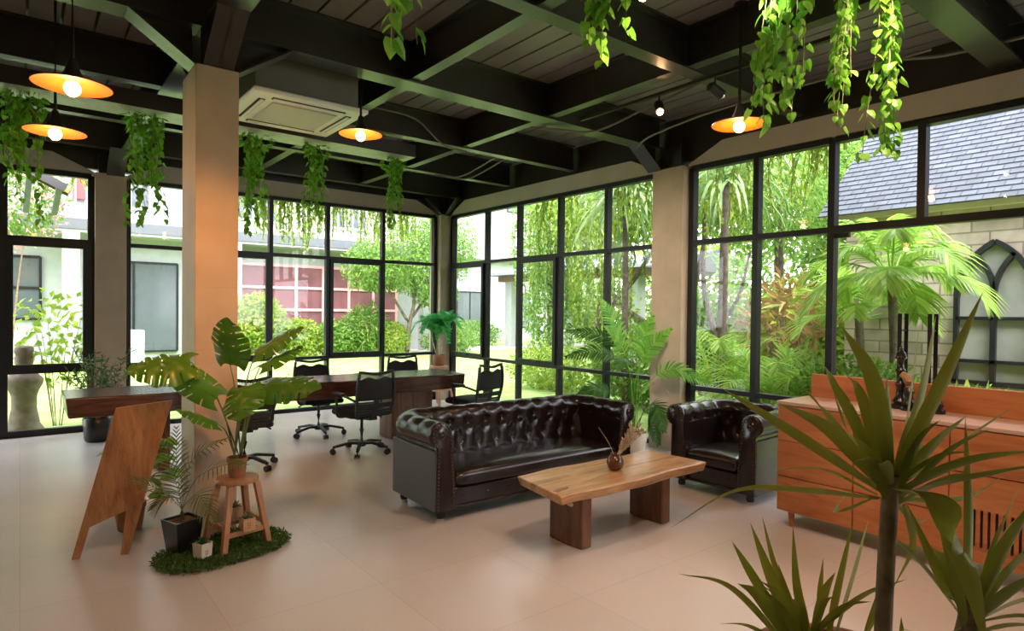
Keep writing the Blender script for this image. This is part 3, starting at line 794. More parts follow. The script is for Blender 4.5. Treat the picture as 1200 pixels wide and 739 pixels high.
# ================================================================== COFFEE TABLE
ct = thing('coffee_table', 'low live-edge slab coffee table of tan wood on two slab legs before the sofa', 'table', (3.3, 3.02, 0), 0)
def live(x0, x1, y0, y1, amp, r, n=26, skew0=0, skew1=0, fr=1.0):
    f = [(x0 + (x1 - x0) * i / n, y0 + amp * (sin(i * .55 * fr + 1) * .6 + sin(i * 1.3 * fr) * .3)) for i in range(n + 1)]
    b = [(x1 + skew1 + (x0 + skew0 - x1 - skew1) * i / n, y1 + amp * (sin(i * .5 * fr + 2.2) * .6 + sin(i * 1.1 * fr + 1) * .35)) for i in range(n + 1)]
    return f + b
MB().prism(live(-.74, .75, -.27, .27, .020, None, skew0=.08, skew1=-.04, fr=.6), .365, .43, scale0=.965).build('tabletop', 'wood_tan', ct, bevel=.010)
kn = MB()
kn.prism([(-.70, -.15), (-.63, -.13), (-.55, -.135), (-.58, -.165), (-.64, -.175), (-.69, -.19)], .4301, .4312).build('bark_hollow', 'wood_leg', ct)
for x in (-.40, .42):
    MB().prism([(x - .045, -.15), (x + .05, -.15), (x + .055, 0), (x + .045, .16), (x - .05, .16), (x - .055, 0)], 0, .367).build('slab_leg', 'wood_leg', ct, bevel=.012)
MB().lathe([(.0, 0), (.018, .0), (.014, .012), (0, .014)], n=5, mat=Matrix.Translation((-.452, -.05, .28)) @ Matrix.Rotation(-pi / 2, 4, 'Y') @ Matrix.Scale(1.8, 4, (0, 1, 0))).build('wood_knot', 'cream', ct)

# vase with dried stems on the coffee table
vs = thing('vase', 'small round brown glazed vase holding dried grass on the coffee table', 'vase', (3.31, 3.0, .43))
MB().lathe([(.02, 0), (.036, .012), (.044, .035), (.042, .055), (.03, .075), (.022, .082), (.026, .09), (.02, .088), (.016, .07)], n=24).build('body', plain('brown_glaze', (.13, .045, .02), .15, var=.4, scale=20, coat=.5), vs, smooth=True)
vs.scale = (1.4, 1.4, 1.3)
r = random.Random(3)
for i in range(9):
    a = r.uniform(-.5, 1.1); dx = V((.78, -.62, 0)) * (.35 + .05 * i) * .2 + rvec(r) * .02
    top = V((0, 0, .085)) + dx + V((0, 0, .15 + .02 * r.random()))
    C = bez([(0, 0, .06), V((0, 0, .13)) + dx * .35, top], 10)
    s = MB().tube(C, .002, 4).build('dried_stem', 'dried', vs)
    pl = MB()
    for j in range(40):
        t_ = .45 + .55 * j / 40; q = C[min(len(C) - 1, int(t_ * (len(C) - 1)))]
        small_leaf(pl, q + rvec(r) * .004, (dx.normalized() * .3 + V((0, 0, 1)) + rvec(r) * .6), rvec(r), .026, .009)
    pl.build('plume', 'dried', s)
C = bez([(0, 0, .06), (-.025, .02, .14), (-.07, .05, .23)], 10)
fs = MB().tube(C, .0015, 4).build('feather_stem', 'dried', vs)
fe = MB(); strap_leaf(fe, C[4:], .022, .1, 10); fe.build('feather', 'cream', fs)

# ================================================================== CABINET
cb = thing('sideboard_cabinet', 'long low teak cabinet with raised back board on tapered legs behind the spiky foreground plant', 'cabinet', (0, 0, 0))
cx0, cx1, cy0, cy1 = 4.38, 4.86, -.62, 2.39
MB().box(cx0 + .02, cx1, cy0, cy1, .105, .885).build('carcass', 'wood_cab', cb, bevel=.004)
MB().box(cx0 - .006, cx1 + .0, cy0 - .006, cy1 + .006, .885, .91).build('worktop', plain('pale_worktop', (.55, .36, .27), .3, var=.05), cb, bevel=.004)
MB().box(cx1 - .035, cx1 + .0, cy0 + .02, cy1 - .03, .91, 1.085).build('back_board', 'wood_cab', cb, bevel=.004)
for a, b in ((1.855, 2.382), (1.305, 1.848)):
    for z0, z1 in ((.112, .36), (.366, .62), (.626, .878)):
        MB().box(cx0, cx0 + .02, a, b, z0, z1).build('drawer', 'wood_cab', cb, bevel=.003)
MB().box(cx0, cx0 + .02, .05, 1.298, .626, .878).build('drawer', 'wood_cab', cb, bevel=.003)
for a, b in ((.68, 1.298), (.05, .674), (-.6, .044)):
    d = MB()
    zt = .62 if a > 0 else .878
    d.box(cx0, cx0 + .02, a, b, .112, .2).box(cx0, cx0 + .02, a, b, .42, zt).box(cx0, cx0 + .02, a, a + .09, .2, .42).box(cx0, cx0 + .02, b - .12, b, .2, .42)
    y = a + .09
    while y < b - .125: d.box(cx0, cx0 + .02, y + .014, y + .036, .2, .42); y += .036
    d.build('slatted_door', 'wood_cab', cb)
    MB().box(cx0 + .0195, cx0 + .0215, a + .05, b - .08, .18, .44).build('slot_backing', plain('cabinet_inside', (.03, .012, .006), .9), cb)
for y in (cy1 - .1, cy0 + .1, .9):
    for xx in (cx0 + .04, cx1 - .06):
        MB().lathe([(.014, 0), (.024, .106)], (xx, y, 0), 14).build('leg', 'wood_cab', cb, smooth=True)

def figurine(x, y, prof, n, label, top=None):
    t = thing('turned_figurine', label, 'figurine', (x, y, .91), group='black turned figurines on the cabinet')
    MB().lathe(prof, n=24).build('body', 'ebony', t, smooth=True)
    if top: top(t)
    return t
def crown(t):
    h = MB().lathe([(.03, .36), (.034, .375), (.022, .385), (.012, .40), (.016, .41), (0, .42)], n=20).build('crown', 'ebony', t, smooth=True)
    MB().ball((0, 0, .425), .008, 8).build('finial', 'brass', h, smooth=True)
figurine(4.73, 1.70, [(.055, 0), (.058, .02), (.04, .035), (.05, .05), (.03, .08), (.024, .14), (.036, .17), (.022, .19), (.02, .24), (.034, .26), (.02, .28), (.018, .33), (.04, .35), (.034, .36)], 0, 'tall black turned chess-style king with a crown, standing on the cabinet worktop', crown)
def head(t):
    h = MB().tube([(0, 0, .15), (.0, .0, .19), (0.01, .02, .22), (.02, .045, .235), (.02, .06, .22)], [.02, .03, .03, .022, .012], 12).build('horse_head', plain('brown_carved', (.32, .17, .06), .5, var=.4, scale=30), t, smooth=True)
    h['label'] = 'brown carved head'
figurine(4.68, 1.63, [(.05, 0), (.052, .018), (.036, .03), (.044, .045), (.028, .07), (.022, .11), (.034, .13), (.02, .155)], 0, 'shorter black turned piece with a brown carved head beside the tall crowned one', head)
figurine(4.70, 1.475, [(.05, 0), (.052, .02), (.036, .035), (.042, .05), (.026, .08), (.018, .13), (.03, .15), (.016, .165), (.03, .19), (.02, .22), (0, .235)], 0, 'black turned pawn-like piece half hidden behind the long spiky leaves')

# ================================================================== LONG TABLE
lt = thing('long_table', 'very long dark live-edge slab conference table with thick slab legs behind the sofa', 'table', (0, 0, 0))
MB().prism(live(.30, 4.36, 6.44, 7.18, .03, None, 46, skew1=.06, skew0=0), .585, .76, scale0=.99).build('tabletop', 'wood_slab', lt, bevel=.012)
for x0, x1 in ((1.02, 1.12), (3.46, 4.0)):
    MB().prism([(x0, 6.66), (x1, 6.64), (x1 + .02, 6.85), (x1, 7.02), (x0, 7.0), (x0 - .02, 6.8)], 0, .587).build('slab_leg', 'wood_leg', lt, bevel=.015)

# ================================================================== OFFICE CHAIRS
def office_chair():
    t = thing('office_chair', 'black mesh office chair', 'chair', (0, 0, 0), group='black mesh office chairs at the long table')
    hub = MB().lathe([(.045, .075), (.05, .10), (.036, .125)], n=18).build('base_hub', 'black_plastic', t, smooth=True)
    for i in range(5):
        a = 2 * pi * i / 5 + .3; d = V((cos(a), sin(a), 0))
        m = MB(); C = [V((0, 0, .105)) + d * .03, V((0, 0, .115)) + d * .12, V((0, 0, .085)) + d * .27, V((0, 0, .075)) + d * .30]
        for p, q, w in ((C[0], C[1], .045), (C[1], C[2], .038), (C[2], C[3], .03)): m.bar(p, q, w, .028)
        m.build('base_spoke', 'black_plastic', t, bevel=.006)
        c = MB(); s = V((-d.y, d.x, 0)); p = d * .30
        for sg in (-1, 1): c.tube([p + V((0, 0, .03)) + s * (sg * .006), p + V((0, 0, .03)) + s * (sg * .024)], .03, 14)
        c.tube([p + V((0, 0, .03)), p + V((0, 0, .075))], .008, 8)
        c.build('caster', 'black_plastic', t, smooth=True)
    MB().tube([(0, 0, .1), (0, 0, .26), (0, 0, .261), (0, 0, .40)], [.026, .026, .016, .016], 14).build('gas_column', 'black_plastic', t, smooth=True)
    MB().box(-.11, .11, -.1, .12, .375, .41).build('tilt_mechanism', 'black_plastic', t, bevel=.01)
    MB().tube([(.1, 0, .385), (.2, .0, .38), (.24, 0, .36)], [.006, .006, .011], 8).build('lever', 'black_plastic', t, smooth=True)
    pillow(MB(), -.235, .235, -.21, .25, .405, .475, .018).build('seat', 'black_mesh', t, smooth=True)
    # backrest: y negative = behind the sitter
    def by(z): return -.235 - .06 * ((z - .42) / .5) - .03 * sin((z - .42) / .5 * pi)
    fr = MB()
    for sx in (-1, 1):
        C = [V((sx * (.195 + .02 * sin((z - .44) / .44 * pi)), by(z), z)) for z in [.44 + .44 * i / 14 for i in range(15)]]
        for a, b in zip(C[:-1], C[1:]): fr.bar(a, b, .026, .034, V((0, 1, 0)))
    C = [V((x_, by(.88) - .03 * (1 - (x_ / .2) ** 2), .885 - .012 * cos(x_ / .2 * pi))) for x_ in [-.2 + .4 * i / 16 for i in range(17)]]
    for a, b in zip(C[:-1], C[1:]): fr.bar(a, b, .024, .03, V((0, 0, 1)))
    C = [V((x_, by(.45) - .02 * (1 - (x_ / .2) ** 2), .45)) for x_ in [-.2 + .4 * i / 8 for i in range(9)]]
    for a, b in zip(C[:-1], C[1:]): fr.bar(a, b, .024, .04, V((0, 0, 1)))
    fo = fr.build('back_frame', 'black_plastic', t, bevel=.004)
    P = []
    for i in range(15):
        row = []
        for j in range(17):
            x_ = -.195 + .39 * j / 16
            top = .845 - .028 * (.5 + .5 * cos(x_ / .195 * 2 * pi)) 
            z = .60 + (top - .60) * i / 14
            row.append(V((x_ * (1 + .05 * sin((z - .44) / .44 * pi)), by(z) - .028 * (1 - (x_ / .2) ** 2) , z)))
        P.append(row)
    mo = MB().grid(P).build('back_mesh', 'black_mesh', t, smooth=True)
    sd = mo.modifiers.new('Solidify', 'SOLIDIFY'); sd.thickness = .008
    lb = MB()
    for z, hh in ((.545, .05), (.49, .02)):
        C = [V((x_, by(z) - .025 * (1 - (x_ / .2) ** 2), z)) for x_ in [-.2 + .4 * i / 8 for i in range(9)]]
        for a, b in zip(C[:-1], C[1:]): lb.bar(a, b, .018, hh, V((0, 0, 1)))
    lb.build('lumbar_support', 'black_plastic', t)
    MB().bar((0, -.05, .385), (0, -.25, .40), .09, .03).bar((0, -.25, .395), (0, by(.6) - .02, .6), .06, .025, V((0, 1, 0))).build('back_bracket', 'black_plastic', t, bevel=.004)
    for sx in (-1, 1):
        m = MB().tube(bez([(sx * .13, .05, .40), (sx * .25, .06, .41), (sx * .265, .05, .52), (sx * .265, .07, .62), (sx * .265, .0, .645), (sx * .262, -.12, .64), (sx * .22, by(.6) + .02, .60)], 28), .013, 8)
        ar = m.build('armrest', 'black_plastic', t, smooth=True)
        MB().box(sx * .265 - .03, sx * .265 + .03, -.11, .12, .643, .668).build('arm_pad', 'black_plastic', ar, bevel=.01)
    return t
och = office_chair()
spots = [((2.89, 6.26), 4, 'black mesh office chair in the middle of the near side of the long table'),
         ((1.70, 6.30), -8, 'black mesh office chair at the near table side, mostly hidden behind the big split-leaf plant'),
         ((2.86, 7.42), 176, 'black mesh office chair on the window side of the table, behind the middle near chair'),
         ((4.12, 7.42), 172, 'black mesh office chair on the window side of the table, nearest the room corner'),
         ((4.36, 6.30), 12, 'black mesh office chair at the right end of the long table above the sofa')]
for i, (p, a, lb) in enumerate(spots):
    o = och if i == 0 else copy_tree(och)
    o.location = (p[0], p[1], 0); o.rotation_euler = (0, 0, radians(a)); o['label'] = lb

# ================================================================== STOOL AND POTS BY THE COLUMN
st = thing('wooden_stool', 'four-legged round wooden stool carrying the terracotta pot of the split-leaf plant', 'stool', (1.10, 4.24, 0), radians(12))
MB().lathe([(.11, .425), (.128, .432), (.13, .45), (.125, .458), (0, .459)], n=36).build('seat', 'wood_stool', st, smooth=True)
for a in range(4):
    sx, sy = ((-1, -1), (1, -1), (1, 1), (-1, 1))[a]
    MB().hexa([V((sx * .15 + i * .017, sy * .13 + j * .017, 0)) for i, j in ((-1, -1), (1, -1), (1, 1), (-1, 1))], [V((sx * .085 + i * .019, sy * .085 + j * .019, .43)) for i, j in ((-1, -1), (1, -1), (1, 1), (-1, 1))]).build('leg', 'wood_stool', st, bevel=.003)
q = lambda sx, sy, z: V((sx * (.15 - .065 * z / .43), sy * (.13 - .045 * z / .43), z))
for (s0, s1), z in ((((-1, -1), (1, -1)), .13), (((-1, 1), (1, 1)), .13), (((-1, -1), (-1, 1)), .17), (((1, -1), (1, 1)), .17)):
    MB().bar(q(*s0, z), q(*s1, z), .02, .03).build('stretcher', 'wood_stool', st, bevel=.002)

def pot(mat, prof, name, label, cat, loc, soil_z, soil_r, group=None, n=28):
    t = thing(name, label, cat, loc, group=group)
    MB().lathe(prof, n=n).build('pot', mat, t, smooth=True)
    MB().lathe([(soil_r, soil_z - .005), (soil_r, soil_z), (0, soil_z + .006)], n=20).build('soil', 'soil', t, smooth=True)
    return t
TP = [(.046, 0), (.05, .01), (.06, .10), (.064, .105), (.064, .128), (.057, .128), (.055, .10)]

def monstera_leaf(a, b, w, roll=0.0, droop=.18, nhint=None):
    """split leaf: a = stalk end, b = tip; lobes cut from the edge towards the midrib"""
    a, b = V(a), V(b); ax = b - a; L = ax.length
    d, s, n = frame_of(ax, nhint or V((0, 0, 1)))
    R = Quaternion(d, roll); s = R @ s; n = R @ n
    m = MB(); nt, ns = 64, 9
    for sg in (-1, 1):
        base = len(m.v); idx = {}
        for i in range(nt + 1):
            t = i / nt
            wd = w / 2 * (sin(pi * min(1, (t * .93 + .07)) ** .75) ** .62) * (1 - .15 * t)
            for j in range(ns + 1):
                u = j / ns
                tt = t + .16 * u * (1 - t) - .30 * u * u * max(0, .30 - t) / .30
                x = sg * u * wd
                z = -droop * L * tt * tt - .35 * w * (u * wd / (w / 2)) ** 2 * .5 + .03 * w * sin(t * 7 * pi) * u
                P = a + d * (L * tt) + s * x + n * (z + droop * L * tt * .6)
                idx[i, j] = len(m.v); m.v.append(tuple(P))
        for i in range(nt):
            t = (i + .5) / nt; ph = (t * 7.2) % 1
            for j in range(ns):
                u = (j + .5) / ns
                gap = ph < .13 and u > .5 and .06 < t < .93
                hole = ph < .14 and .22 < u < .36 and .25 < t < .7 and int(t * 7.2) % 2
                if gap or hole: continue
                f = (idx[i, j], idx[i + 1, j], idx[i + 1, j + 1], idx[i, j + 1])
                m.f.append(f if sg > 0 else f[::-1])
    m.tube([a + d * (L * k / 10) + n * (-droop * L * (k / 10) ** 2 + droop * L * .6 * k / 10 - .001) for k in range(10)], [.003 * (1 - k / 11) for k in range(10)], 5, cap=False)
    return m

ms = pot('terracotta', TP, 'split_leaf_plant', 'large split-leaf plant in a terracotta pot standing on the wooden stool', 'plant', (1.10, 4.24, .459), .108, .056)
MON = [((1.045, 4.199, 1.182), (0.968, 4.011, 1.477), 0.26), ((1.183, 4.156, 1.255), (1.419, 3.973, 1.439), 0.20), ((1.174, 4.034, 1.172), (1.459, 4.067, 1.319), 0.19), ((1.191, 4.018, 1.061), (1.392, 3.606, 1.095), 0.27), ((1.071, 3.986, 1.072), (0.988, 3.794, 0.9), 0.27), ((0.829, 4.243, 1.209), (0.491, 4.318, 1.178), 0.32), ((0.969, 4.192, 0.977), (0.666, 4.244, 1.216), 0.20), ((0.974, 4.186, 0.818), (0.739, 4.182, 0.94), 0.14), ((1.202, 4.199, 0.942), (1.418, 4.223, 1.117), 0.18)]
CAMH = V((-.62, -.78, .05))
hints = [CAMH, V((-.3, -.4, .8)), V((.1, -.1, 1)), V((-.35, -.5, .75)), CAMH + V((0, 0, .3)), V((-.3, -.55, .8)), V((-.6, -.55, .5)), V((-.3, -.3, .9)), V((-.2, .3, .8))]
org = V((1.10, 4.24, .459))
for i, (a, b, w) in enumerate(MON):
    a, b = V(a), V(b)
    base = org + V((.022 * cos(i * 2.4), .022 * sin(i * 2.4), .105))
    mid = base.lerp(a, .55) + V((0, 0, .10)) * (1 if a.z > 1 else .5)
    sm = MB().tube(bez([base, mid, a], 14), [.006 - .003 * k / 14 for k in range(15)], 6, cap=False)
    so = sm.build('leaf_stalk', 'stem', None, smooth=True); so.parent = ms; so.matrix_parent_inverse = Matrix.Translation(-org)
    lo = monstera_leaf(a, b, w, 0, .16, hints[i]).build('leaf', 'leaf_monstera', None, smooth=True); lo.parent = so
    lo.matrix_parent_inverse = Matrix()

def local_build(mb, name, mat, parent, org, **k):
    o = mb.build(name, mat, None, **k); o.parent = parent; o.matrix_parent_inverse = Matrix.Translation(-V(org)) if not parent.parent else Matrix(); return o

# small planters
def square_planter(label, loc, w, h, mat, rz, leaf, seed, name='small_planter', taper=.9, group='small succulent planters'):
    t = thing(name, label, 'planter', loc, rz, group)
    k = w / 2; kt = k; kb = k * taper
    m = MB(); th = .006
    for a in range(4):
        R = Matrix.Rotation(a * pi / 2, 4, 'Z')
        b4 = [V((-kb, -kb, 0)), V((kb, -kb, 0)), V((kb - th, -kb + th, 0)), V((-kb + th, -kb + th, 0))]; t4 = [V((-kt, -kt, h)), V((kt, -kt, h)), V((kt - th, -kt + th, h)), V((-kt + th, -kt + th, h))]
        m.hexa([R @ q for q in b4], [R @ q for q in t4])
    m.box(-kb + .002, kb - .002, -kb + .002, kb - .002, .002, .006)
    m.build('box', mat, t)
    MB().box(-kt + th, kt - th, -kt + th, kt - th, h * .4, h * .86).build('soil', 'soil', t)
    r = random.Random(seed); s = MB()
    for i in range(26):
        a = i * 2.4; rr = .006 + .0011 * i; d = V((cos(a) * (.2 + i * .045), sin(a) * (.2 + i * .045), 1.0 - i * .02)).normalized()
        p = V((cos(a) * rr * .6, sin(a) * rr * .6, h * .85)); L = w * (.55 + .25 * r.random())
        strap_leaf(s, [p, p + d * L * .5, p + d * L + V((0, 0, -.004))], w * .14, .35, 6, lambda t_: (.7 + .6 * t_) * (1 - t_ ** 3) + .02)
    s.build('succulent', leaf, t)
    return t
def glyphs(t, w, h, seed, n=6, y=None):
    """small dark stamped marks like the printed characters on the planter fronts"""
    r = random.Random(seed); m = MB(); y = -w / 2 - .0008
    for i in range(n):
        x = -w * .12 + (i % 2) * w * .16; z = h * (.25 + .18 * (i // 2))
        m.box(x - w * .05, x + w * .05, y, y + .001, z, z + h * .03); m.box(x - w * .01, x + w * .015, y, y + .001, z - h * .05, z + h * .09)
    m.build('stamped_mark', plain('stamp_ink', (.12, .06, .03), .8), t)
a = square_planter('cream white square planter with a small succulent on the green mat before the black pot', (.872, 4.12, .035), .08, .085, 'cream', radians(28), 'leaf_dark', 1); glyphs(a, .08, .085, 1, 4)
b = square_planter('small square wooden planter with a spiky succulent on the front stretcher under the stool', (1.13, 4.115, .146), .075, .078, 'wood_box', radians(6), 'leaf_sage', 2, taper=1.0); glyphs(b, .075, .078, 2, 6)
square_planter('small wooden planter with a succulent on the back stretcher under the stool', (1.12, 4.37, .146), .075, .085, 'wood_box', radians(15), 'leaf_sage', 5, taper=1.0)

# black square pot with areca
ap = thing('areca_palm', 'slender palm in a tapered square black pot on the green mat', 'plant', (.80, 4.33, .0))
def taper_pot(t, kt, kb, h, mat, th=.008):
    m = MB()
    for a in range(4):
        R = Matrix.Rotation(a * pi / 2 + .35, 4, 'Z')
        m.hexa([R @ q for q in (V((-kb, -kb, 0)), V((kb, -kb, 0)), V((kb - th, -kb + th, 0)), V((-kb + th, -kb + th, 0)))], [R @ q for q in (V((-kt, -kt, h)), V((kt, -kt, h)), V((kt - th, -kt + th, h)), V((-kt + th, -kt + th, h)))])
    m.build('pot', mat, t)
    R = Matrix.Rotation(.35, 4, 'Z')
    MB().box(-kt + th, kt - th, -kt + th, kt - th, h * .84, h * .93, R).build('soil', 'soil', t)
    MB().box(-kb, kb, -kb, kb, 0, .01, R).build('pot_bottom', mat, t)
taper_pot(ap, .088, .062, .225, 'black_pot')
ARE = [((0.777, 4.228, 0.24), (0.665, 4.193, 0.451), (0.5, 4.198, 0.553)), ((0.777, 4.228, 0.24), (0.759, 4.287, 0.572), (0.764, 4.325, 0.802)), ((0.777, 4.228, 0.24), (0.816, 4.141, 0.624), (0.985, 3.947, 0.776)), ((0.777, 4.228, 0.24), (0.829, 4.065, 0.53), (0.927, 3.862, 0.633), (1.0, 3.678, 0.66)), ((0.777, 4.228, 0.24), (0.833, 4.06, 0.428), (0.884, 3.89, 0.301)), ((0.777, 4.228, 0.24), (0.715, 4.217, 0.411), (0.617, 4.229, 0.339)), ((0.777, 4.228, 0.24), (0.76, 4.348, 0.479), (0.703, 4.499, 0.728))]
for i, pts in enumerate(ARE):
    m = MB(); pts = [V(q) for q in pts]; pts = [V((.80 + .012 * cos(i * 2.1), 4.33 + .012 * sin(i * 2.1), .2)), pts[0] + V((.012, .06, .05))] + pts[1:]
    frond(m, pts, 15, .15, .010, .3, 50, .45, .0028, V((-.3, -.5, 1)), .15)
    local_build(m, 'frond', 'leaf_areca', ap, (.80, 4.33, 0))

# green matting
gm = MB(); r = random.Random(11)
def in_mat(x, y):
    # rounded patch in front of the column
    c = V((x - 1.02, y - 4.22)); a = radians(-12); u = c.x * cos(a) - c.y * sin(a); v = c.x * sin(a) + c.y * cos(a)
    return (abs(u) / .40) ** 2.6 + (abs(v) / .27) ** 2.6 < 1
while len(gm.v) < 26000:
    x, y = r.uniform(.55, 1.5), r.uniform(3.85, 4.56)
    if not in_mat(x, y) or (x > .86 and y > 4.545): continue
    d = (rvec(r) + V((0, 0, .35))); d.z = abs(d.z) * .8; d.normalize()
    small_leaf(gm, V((x, y, r.uniform(.006, .03))), d, rvec(r) + V((0, 0, 1)), r.uniform(.018, .04), r.uniform(.006, .012))
tag(gm.build('leaf_mat', 'leaf_mat'), 'dark green artificial leaf matting on the floor at the foot of the stone column', 'mat', kind='stuff')

# wooden sign board on legs
sb = thing('sign_board', 'blank wooden pavement sign board with cut-out legs leaning beside the stone column', 'sign board', (.38, 4.55, 0))
S0, S1 = V((.245, 4.62, 0)), V((.535, 4.52, 0)); T0, T1 = V((.45, 4.40, .935)), V((.735, 4.31, .97))
def bd(u, v): return S0.lerp(S1, u).lerp(T0.lerp(T1, u), v)
nb = (S1 - S0).cross(T0 - S0).normalized()
if nb.y < 0: nb = -nb
out = [(0, 0), (.14, 0), (.145, .21), (.725, .30), (.85, 0), (.99, 0), (1, 1), (0, 1)]
f = [bd(*q) for q in out]; bk = [q + nb * .02 for q in f]; n = len(f)
org = V((.38, 4.55, 0))
m = MB(); m.add(f + bk, [(0, 1, 2, 7), (2, 3, 6, 7), (3, 4, 5, 6), (n + 7, n + 2, n + 1, n), (n + 7, n + 6, n + 3, n + 2), (n + 6, n + 5, n + 4, n + 3)] + [(i, i + n, (i + 1) % n + n, (i + 1) % n) for i in range(n)])
local_build(m, 'board', 'wood_board', sb, org)
local_build(MB().bar(bd(.5, .97) + nb * .03, V((.575, 4.83, .0)), .04, .02), 'rear_prop', 'wood_board', sb, org)

# plant in terracotta pot behind the board
bp = pot('terracotta', [(.07, 0), (.075, .01), (.095, .15), (.10, .155), (.10, .19), (.09, .19), (.085, .15)], 'leafy_pot_plant', 'dark leafy plant in a terracotta pot on the floor behind the sign board', 'plant', (.60, 5.03, 0), .165, .088)
r = random.Random(5); fl = MB(); sm = MB()
for i in range(26):
    a = r.uniform(0, 2 * pi); rr = r.uniform(.02, .20); z = r.uniform(.25, .62)
    p = V((rr * cos(a) + .08, rr * sin(a) - .03, z)); sm.tube(bez([(0, 0, .16), p * .5 + V((0, 0, .15)), p], 8), .003, 4)
    heart_leaf(fl, p, V((cos(a), sin(a), .1 - .5 * r.random())), V((0, 0, 1)) + rvec(r) * .6, r.uniform(.08, .13))
sm.build('stem', 'stem', bp); fl.build('foliage', 'leaf_palm', bp)
# tall slim plant beyond the long table by the far-left column
lp = pot('black_pot', [(.11, 0), (.13, .02), (.15, .26), (.14, .27), (.13, .22)], 'slender_leaf_plant', 'feathery dark green plant in a dark pot beyond the left end of the long table', 'plant', (.70, 8.55, 0), .23, .135)
r = random.Random(8); fl = MB(); sm = MB()
for i in range(20):
    a = r.uniform(0, 2 * pi); tp = V((r.uniform(.1, .42) * cos(a), r.uniform(.1, .42) * sin(a), r.uniform(.75, 1.08)))
    C = bez([(0, 0, .22), tp * .5 + V((0, 0, .2)), tp], 12); sm.tube(C, .004, 4)
    for j in range(26):
        q = C[int((.35 + .65 * j / 26) * (len(C) - 1))]; d = (rvec(r) + V((0, 0, .3))).normalized()
        small_leaf(fl, q, d, rvec(r), r.uniform(.05, .10), .018)
sm.build('stem', 'stem_brown', lp); fl.build('foliage', 'leaf_dark', lp)

# corner stool with fake palm
cs = thing('plant_stool', 'pinkish four-legged stool carrying the bright green plant in the far corner', 'stool', (5.32, 8.65, 0), .3)
M['stool_pink'] = wood('salmon_stool_wood', (.45, .22, .13), (.55, .30, .2), (.6, .36, .25), (6, 6, 1), 2, .5)
MB().lathe([(.13, .60), (.15, .61), (.15, .64), (0, .645)], n=28).build('seat', 'stool_pink', cs, smooth=True)
for sx, sy in ((-1, -1), (1, -1), (1, 1), (-1, 1)):
    MB().bar((sx * .17, sy * .17, 0), (sx * .1, sy * .1, .605), .04, .04).build('leg', 'stool_pink', cs, bevel=.003)
for s0, s1 in (((-1, -1), (1, -1)), ((1, -1), (1, 1)), ((1, 1), (-1, 1)), ((-1, 1), (-1, -1))):
    MB().bar((s0[0] * .14, s0[1] * .14, .26), (s1[0] * .14, s1[1] * .14, .26), .025, .035).build('stretcher', 'stool_pink', cs)
cp = pot('terracotta', [(.075, 0), (.085, .01), (.10, .17), (.095, .175), (.09, .15)], 'corner_plant', 'bright emerald plant with pale trunks on the pink stool in the far corner', 'plant', (5.32, 8.65, .645), .155, .09)
for i, (tx, ty, tz, lean) in enumerate(((-.10, .06, .50, 0), (.03, -.04, .58, 1), (.10, .05, .50, 2), (0.0, .02, .44, 3))):
    C = bez([(tx * .25, ty * .25, .15), (tx * .7 + .02 * sin(i * 2), ty * .7, .32), (tx, ty, tz)], 12)
    sm = MB().tube(C, .011, 8); so = sm.build('trunk', plain('pale_trunk', (.55, .5, .42), .8, var=.4, scale=20) if i == 0 else bpy.data.materials['pale_trunk'], cp, smooth=True)
    for k in range(5):
        a = k * 2 * pi / 5 + i * .7; L = .46
        m = MB(); p = C[-1]; frond(m, [p, p + V((cos(a) * L * .2, sin(a) * L * .2, .17)), p + V((cos(a) * L * .5, sin(a) * L * .5, .28 - .05 * (k % 3))), p + V((cos(a) * L * .82, sin(a) * L * .82, .26 - .16 * (k % 3)))], 13, .19, .045, .15, 60, .10, .003)
        m.build('frond', 'leaf_fake', so)

# big palm between sofa and armchair
pp = pot('cream', [(.10, 0), (.12, .02), (.15, .22), (.145, .235), (.135, .2)], 'indoor_palm', 'tall potted palm with glossy feathered fronds between the sofa end and the wall column', 'plant', (5.29, 4.53, 0), .20, .135)
PAL = [((5.284, 4.532, 0.1), (5.216, 4.535, 0.854), (5.099, 4.637, 1.363), (4.931, 4.711, 1.686)), ((5.284, 4.532, 0.1), (5.231, 4.522, 0.761), (5.03, 4.497, 1.186), (4.74, 4.475, 1.398)), ((5.299, 4.52, 0.1), (5.26, 4.499, 0.762), (5.337, 4.381, 1.138), (5.444, 4.174, 1.374)), ((5.284, 4.532, 0.1), (5.194, 4.553, 0.854), (4.902, 4.66, 1.117), (4.497, 4.788, 1.069)), ((5.284, 4.532, 0.1), (5.194, 4.554, 0.946), (5.071, 4.785, 1.265), (4.779, 5.08, 1.334)), ((5.292, 4.526, 0.1), (5.245, 4.511, 0.761), (5.003, 4.389, 1.058), (4.687, 4.254, 0.977)), ((5.306, 4.515, 0.101), (5.318, 4.451, 0.67), (5.478, 4.204, 0.942), (5.657, 3.869, 0.808)), ((5.306, 4.515, 0.101), (5.34, 4.431, 0.484), (5.315, 4.261, 0.554), (5.225, 4.073, 0.321)), ((5.284, 4.532, 0.1), (5.121, 4.605, 0.574), (4.902, 4.653, 0.723), (4.603, 4.697, 0.676)), ((5.299, 4.52, 0.1), (5.304, 4.458, 0.391), (5.456, 4.466, 0.422), (5.585, 4.422, 0.082)), ((5.284, 4.532, 0.1), (5.085, 4.632, 0.48), (5.012, 4.819, 0.557), (4.809, 5.042, 0.565)), ((5.292, 4.526, 0.1), (5.289, 4.478, 0.855), (5.436, 4.56, 1.22), (5.612, 4.553, 1.506))]
